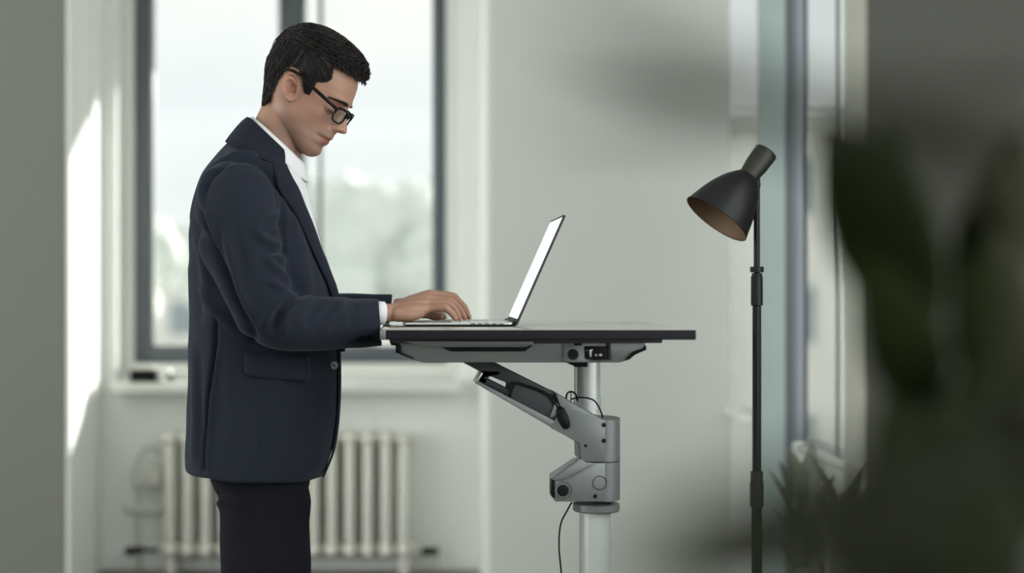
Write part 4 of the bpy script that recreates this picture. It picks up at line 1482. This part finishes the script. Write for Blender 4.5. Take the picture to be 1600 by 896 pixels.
cnt = 0
tries = 0
while cnt < 4200 and tries < 20000:
    tries += 1
    v = rh.uniform(-36, 116)
    if rh.random() < 0.25:
        v = rh.uniform(80, 116)
    t = rh.uniform(-math.pi, math.pi)
    p = Vector(hair_pt(v, t))
    if not inside(p[0], p[2]):
        continue
    d = p - Vector((-34, 0, 104))
    if v > 72:
        d = d * 0.5 + Vector((60, 0, 0))      # the top is combed forward
    elif p[0] > 10:
        d = d * 0.3 + Vector((30, 0, -30))
    else:
        d = Vector((-8 + 0.1 * p[0], 0, -50))
    d.normalize()
    L_ = rh.uniform(12, 22) if v < 60 else rh.uniform(20, 34)
    n_ = 7
    q = p.copy()
    pts = []
    sw = rh.uniform(-0.35, 0.35)
    lift = rh.uniform(0.2, 1.8) if v < 70 else rh.uniform(0.5, 4.6)
    ok = True
    for j in range(n_):
        f = j / (n_ - 1)
        pts.append(snap(q, lift * math.sin(math.pi * (0.15 + 0.75 * f))))
        q = pts[-1] + (d + Vector((rh.uniform(-.12, .12), sw + rh.uniform(-.1, .1), rh.uniform(-.12, .12)))) * (L_ / n_)
        if j and not inside(pts[-1][0], pts[-1][2] + 1.0) and not (v > 60 and pts[-1][2] > 66):
            pts = pts[:max(j, 2)]
            break
    if len(pts) < 3:
        continue
    r0 = rh.uniform(0.45, 0.85) if v < 60 else rh.uniform(0.6, 1.15)
    g = tube([(*HW(*tucked(*q_)), max(0.12, r0 * (1 - 0.85 * (i / (len(pts) - 1)) ** 1.5)) * UPX) for i, q_ in enumerate(pts)], 4, cap='flat')
    b = len(sv)
    sv += [tuple(x) for x in g[0]]
    sf += [tuple(i + b for i in f) for f in g[1]]
    cnt += 1
st_ = obj('hair_strands', (sv, sf), M_hair, hair)
st_['kind'] = 'stuff'

# ---- eyeglasses (worn, a thing of their own)
gl = thing('eyeglasses', 'black-rimmed eyeglasses worn by the man', 'glasses', tuple(HW(95, 0, 15)))


def rimpath(sgn, n=44):
    out = []
    for i in range(n):
        a = 2 * math.pi * i / n
        c, s = math.cos(a), math.sin(a)
        x = 19.5 * math.copysign(abs(c) ** 0.56, c)
        z = 11.2 * math.copysign(abs(s) ** 0.62, s)
        x *= 1 + 0.06 * (z / 11.2)
        sl = 26.5 + x
        # face wrap and the tilt of the front
        u = 93.5 - 0.0034 * sl * sl + 0.10 * (z)
        out.append((u, sgn * sl, 8.0 + z))
    return out


for sgn in (1, -1):
    rp = rimpath(sgn)
    rim = [(*HW(*q), 0.0017 if q[2] < 11 else 0.0026) for q in rp]
    rim.append(rim[0])
    rim.append(rim[1])
    obj('lens_rim', tube(rim, 10, 120, cap='flat'), M_spec, gl)
    c = HW(sum(q[0] for q in rp) / len(rp), sum(q[1] for q in rp) / len(rp), 8.0)
    inner = [Vector(HW(*q)) for q in rp]
    vsn = [tuple(c)] + [tuple(q) for q in inner]
    back = HF * -0.0012
    nN = len(inner)
    v2 = vsn + [tuple(Vector(x) + back) for x in vsn]
    fs = [(0, 1 + i, 1 + (i + 1) % nN) for i in range(nN)] + [(nN + 1, nN + 2 + (i + 1) % nN, nN + 2 + i) for i in range(nN)]
    fs += [(1 + i, nN + 2 + i, nN + 2 + (i + 1) % nN, 1 + (i + 1) % nN) for i in range(nN)]
    obj('lens', (v2, fs), M_lens, gl, smooth=False)
    tpath = [(86, sgn * 46.5, 15.5), (82, sgn * 57, 17), (70, sgn * 65, 20), (40, sgn * 67.5, 27), (18, sgn * 69, 33), (0, sgn * 70, 33), (-10, sgn * 67, 26), (-14, sgn * 65, 16)]
    obj('temple_arm', tube([(*HW(*q), 0.0030 if i < 4 else 0.0024) for i, q in enumerate(tpath)], 10, 50, squash=1.2), M_spec, gl)
obj('nose_bridge', tube([(*HW(93, -6.5, 13), .0018), (*HW(98.5, 0, 15), .0018), (*HW(93, 6.5, 13), .0018)], 10, 20), M_spec, gl)

# ------------------------------------------------------------------ outdoors, distance haze put into the pale colours
GZ = -5.0
struct(obj('ground', box(-60, 60, 7.7, 140, GZ - 0.2, GZ), M_land, smooth=False))


def crown_geo(r, seed, squash=1.0):
    rg = random.Random(seed)
    gs = []
    for _ in range(34):
        a, b = rg.uniform(0, 2 * math.pi), rg.uniform(-0.7, 1.3)
        d = r * rg.uniform(0.3, 0.8)
        c = (d * math.cos(a) * math.cos(b), d * math.sin(a) * math.cos(b), d * math.sin(b) * squash)
        bm = bmesh.new()
        bmesh.ops.create_icosphere(bm, subdivisions=3, radius=r * rg.uniform(0.22, 0.38))
        for v in bm.verts:
            q = v.co.normalized()
            k = 1 + 0.16 * math.sin(q.x * 9 + a * 3) * math.sin(q.y * 11 + b) + 0.12 * math.sin(q.z * 17 + a) * math.cos(q.x * 19)
            v.co = v.co * k + Vector(c)
        bm.verts.index_update()
        gs.append(([tuple(v.co) for v in bm.verts], [[v.index for v in f.verts] for f in bm.faces]))
        bm.free()
    return join(*gs)


tree_spots = [(-10.0, 46, 3.9, 4.6, 'broad pale tree seen through the left pane of the window'),
              (-4.6, 60, 3.6, 4.4, 'round pale tree seen behind the man through the window'),
              (-1.2, 44, 2.6, 3.4, 'round pale tree seen through the middle of the right pane'),
              (2.6, 53, 4.0, 4.0, 'broad pale tree at the right edge of the right pane')]
for i, (x, y, r, zc, lab) in enumerate(tree_spots):
    t = thing('tree', lab + ', far outside, paled as by haze', 'tree', (x, y, GZ), 'pale trees outside the window')
    g = crown_geo(r, 20 + i, 0.8)
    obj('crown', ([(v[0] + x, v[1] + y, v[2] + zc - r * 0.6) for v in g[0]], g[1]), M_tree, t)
    obj('trunk', tube([(x, y, GZ, 0.35), (x + 0.1, y, GZ + 3, 0.28), (x, y, zc - 1.0, 0.2)], 12), M_bark, t)


def block(name, lab, x0, x1, y0, y1, z1, cols, rows, face):
    b = thing(name, lab, 'building', ((x0 + x1) / 2, (y0 + y1) / 2, GZ))
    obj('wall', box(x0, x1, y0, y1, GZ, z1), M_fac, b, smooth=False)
    obj('roof', box(x0 - 0.3, x1 + 0.3, y0 - 0.3, y1 + 0.3, z1, z1 + 0.4), M_land, b, smooth=False)
    for i in range(cols):
        for j in range(rows):
            z = GZ + 1.2 + j * (z1 - GZ) / rows
            if face == 'y':
                x = x0 + (i + 0.5) * (x1 - x0) / cols
                obj('window', box(x - 0.6, x + 0.6, y0 - 0.05, y0 + 0.02, z, z + 1.5), M_facg, b, smooth=False)
            else:
                y = y0 + (i + 0.5) * (y1 - y0) / cols
                obj('window', box(x0 - 0.05, x0 + 0.02, y - 0.6, y + 0.6, z, z + 1.5), M_facg, b, smooth=False)
    return b


block('apartment_building', 'pale apartment block seen far off through the window panes', -22, 8, 78, 90, 3.4, 9, 3, 'y')
block('office_building', 'pale building seen far off through the side glazing right of the pier', 9, 17, 46, 58, 5.5, 3, 3, 'y')
block('sun_blocking_building', 'unseen building added outside the side glazing to block the sun', 4.2, 9, 5.8, 11.2, 9.0, 3, 4, 'x')  # unseen block added to keep the sun off the side glazing


# ------------------------------------------------------------------ plants
def leaf(base, tip, width, bend=0.0, n=14, side=(0, 1, 0), fold=0.15, thick=0.0006):
    b, t = Vector(base), Vector(tip)
    d = t - b
    L_ = d.length
    sd = Vector(side)
    sd = (sd - d * (sd.dot(d) / (L_ * L_))).normalized()
    up = d.cross(sd).normalized()
    A = []
    for i in range(n + 1):
        f = i / n
        wv = width * (math.sin(math.pi * min(1, f * 0.97 + 0.03)) ** 0.75) * (1.0 - 0.35 * f) * 0.6 + 0.0008
        c = b + d * f + up * (bend * math.sin(math.pi * f) * L_)
        row = []
        for s_ in np.linspace(-1, 1, 7):
            row.append(tuple(c + sd * (wv * s_) + up * (-fold * wv * (1 - s_ * s_))))
        A.append(row)
    return sheet(A, thick)


def leafy(name, lab, cat, base, stems, leaves, pot_r, pot_h, m=M_leaf, group=None):
    t = thing(name, lab, cat, base, group)
    bx_, by_, bz_ = base
    pot = obj('plant_pot', lathe([(0, 0.0001), (0, pot_r * 0.75), (pot_h * 0.9, pot_r * 0.98), (pot_h * 0.9, pot_r * 1.04), (pot_h, pot_r * 1.04), (pot_h, pot_r * 0.93), (pot_h * 0.86, pot_r * 0.92), (pot_h * 0.85, 0.0001)], base, (0, 0, 1), 40), M_pot, t, angle=35)
    obj('soil', lathe([(pot_h * 0.80, 0.0001), (pot_h * 0.80, pot_r * 0.9), (pot_h * 0.88, pot_r * 0.9), (pot_h * 0.9, 0.0001)], base, (0, 0, 1), 30), M_soil, pot)
    for s_ in stems:
        obj('stem', tube([(*p[:3], p[3]) for p in s_], 10, 24), M_stem, t)
    for l_ in leaves:
        obj('leaf', leaf(**l_), l_.pop('m', m) if False else m, t)
    return t


# foreground plant close to the lens: broad leaves at about one metre
FPX, FPD = px_x(1470, 1.05), 1.05
bp_ = (FPX + 0.02, FPD + 0.05, 0.0)


def LP(px, py, D):
    return tuple(P(px, py, D))


stems = [[(bp_[0], bp_[1], 0.3, 0.012), (*LP(1480, 1000, 1.1), 0.010), (*LP(1465, 700, 1.1), 0.009), (*LP(1440, 480, 1.08), 0.006)],
         [(bp_[0] + 0.03, bp_[1] + 0.02, 0.3, 0.011), (*LP(1560, 1000, 1.15), 0.010), (*LP(1570, 700, 1.15), 0.008), (*LP(1550, 380, 1.12), 0.006)]]
lv = [dict(base=LP(1448, 520, 1.05), tip=LP(1290, 180, 0.98), width=0.062, bend=0.05, side=(0.8, 0.2, -0.5)),
      dict(base=LP(1440, 560, 1.08), tip=LP(1385, 170, 1.02), width=0.03, bend=0.03, side=(1, 0.3, 0)),
      dict(base=LP(1455, 640, 1.05), tip=LP(1345, 400, 1.0), width=0.048, bend=-0.08, side=(0.8, 0.3, -0.4)),
      dict(base=LP(1560, 440, 1.1), tip=LP(1590, 190, 1.05), width=0.05, bend=0.05, side=(1, 0.3, 0)),
      dict(base=LP(1555, 520, 1.1), tip=LP(1500, 330, 1.05), width=0.03, bend=0.05, side=(1, 0.3, 0)),
      dict(base=LP(1470, 700, 1.05), tip=LP(1560, 480, 1.0), width=0.04, bend=-0.06, side=(0.9, 0.3, 0.3)),
      dict(base=LP(1480, 900, 1.05), tip=LP(1380, 620, 1.0), width=0.075, bend=-0.05, side=(0.9, 0.3, 0)),
      dict(base=LP(1570, 860, 1.1), tip=LP(1600, 560, 1.05), width=0.085, bend=0.05, side=(1, 0.3, 0)),
      dict(base=LP(1500, 960, 1.1), tip=LP(1345, 800, 1.05), width=0.085, bend=0.05, side=(0.5, 0.3, 0.9)),
      dict(base=LP(1420, 960, 1.05), tip=LP(1400, 680, 1.0), width=0.08, bend=0.05, side=(1, 0.4, 0)),
      dict(base=LP(1560, 980, 1.05), tip=LP(1470, 620, 1.0), width=0.08, bend=0.05, side=(1, 0.4, 0)),
      dict(base=LP(1600, 700, 1.1), tip=LP(1520, 300, 1.05), width=0.06, bend=0.05, side=(1, 0.4, 0)),
      dict(base=LP(1500, 980, 1.05), tip=LP(1520, 640, 1.0), width=0.05, bend=0.05, side=(1, 0.4, 0)),
      dict(base=LP(1500, 420, 1.08), tip=LP(1660, 250, 1.0), width=0.04, bend=0.05, side=(0.5, 0.3, 0.8)),
      dict(base=LP(1560, 760, 1.1), tip=LP(1680, 640, 1.0), width=0.05, bend=0.05, side=(0.3, 0.3, 0.9))]
leafy('broadleaf_plant', 'dark broad-leaved potted plant blurred in the foreground at the right edge', 'plant', bp_, stems, lv, 0.14, 0.32, M_leafd)

# a thinner plant still closer, whose narrow arching leaves cross the pier as faint smears
sp = (px_x(1560, 0.5) + 0.12, 0.50, 0.0)
st = [[(*sp[:2], 0.2, 0.009), (sp[0] - 0.02, 0.5, 0.8, 0.007), (*LP(1650, 448, 0.46), 0.005), (*LP(1640, 330, 0.44), 0.004)],
      [(sp[0] + 0.02, 0.52, 0.2, 0.009), (sp[0] + 0.01, 0.5, 0.8, 0.007), (*LP(1660, 900, 0.45), 0.004)]]
lv2 = [dict(base=LP(1640, 640, 0.45), tip=LP(1010, 860, 0.40), width=0.009, bend=-0.08, side=(0.3, 0.1, 1)),
       dict(base=LP(1640, 760, 0.45), tip=LP(940, 900, 0.40), width=0.009, bend=0.0, side=(0.3, 0.1, 1)),
       dict(base=LP(1650, 300, 0.44), tip=LP(860, 40, 0.40), width=0.0125, bend=0.05, side=(0.3, 0.1, 1)),
       dict(base=LP(1650, 170, 0.44), tip=LP(865, 175, 0.40), width=0.0085, bend=0.02, side=(0.1, 0.1, 1)),
       dict(base=LP(1640, 700, 0.45), tip=LP(990, 830, 0.40), width=0.010, bend=0.10, side=(0.3, 0.1, 1)),
       dict(base=LP(1660, 880, 0.45), tip=LP(960, 935, 0.40), width=0.009, bend=0.03, side=(0.1, 0.1, 1))]
leafy('arching_plant', 'tall narrow-leaved potted plant nearest the camera, faint leaves across the pier', 'plant', sp, st, lv2, 0.11, 0.25, M_leaf)

# floor plants by the side glazing, and a low pale stool
for (x, y, n_, hh, lab) in ((px_x(1262, 5.0), 5.0, 16, 0.66, 'small leafy floor plant by the side glazing behind the lamp'),
                            (px_x(1330, 4.6) - 0.02, 4.62, 14, 0.62, 'small leafy floor plant nearer the dark wall, right of the lamp')):
    rg = random.Random(int(x * 1000))
    ls = []
    for i in range(n_ * 2):
        a = rg.uniform(0, 2 * math.pi)
        z0 = rg.uniform(0.2, 0.36)
        rr = rg.uniform(0.06, 0.13)
        ls.append(dict(base=(x, y, z0), tip=(x + rr * math.cos(a) * 1.0, y + rr * math.sin(a), z0 + rg.uniform(0.05, hh - 0.2)), width=0.085, bend=0.12, side=(-math.sin(a), math.cos(a), 0)))
    leafy('floor_plant', lab, 'plant', (x, y, 0), [[(x, y, 0.15, 0.008), (x + 0.01, y, 0.25, 0.007), (x, y, 0.35, 0.004)]], ls, 0.09, 0.2, M_leafp, 'small floor plants by the side glazing')
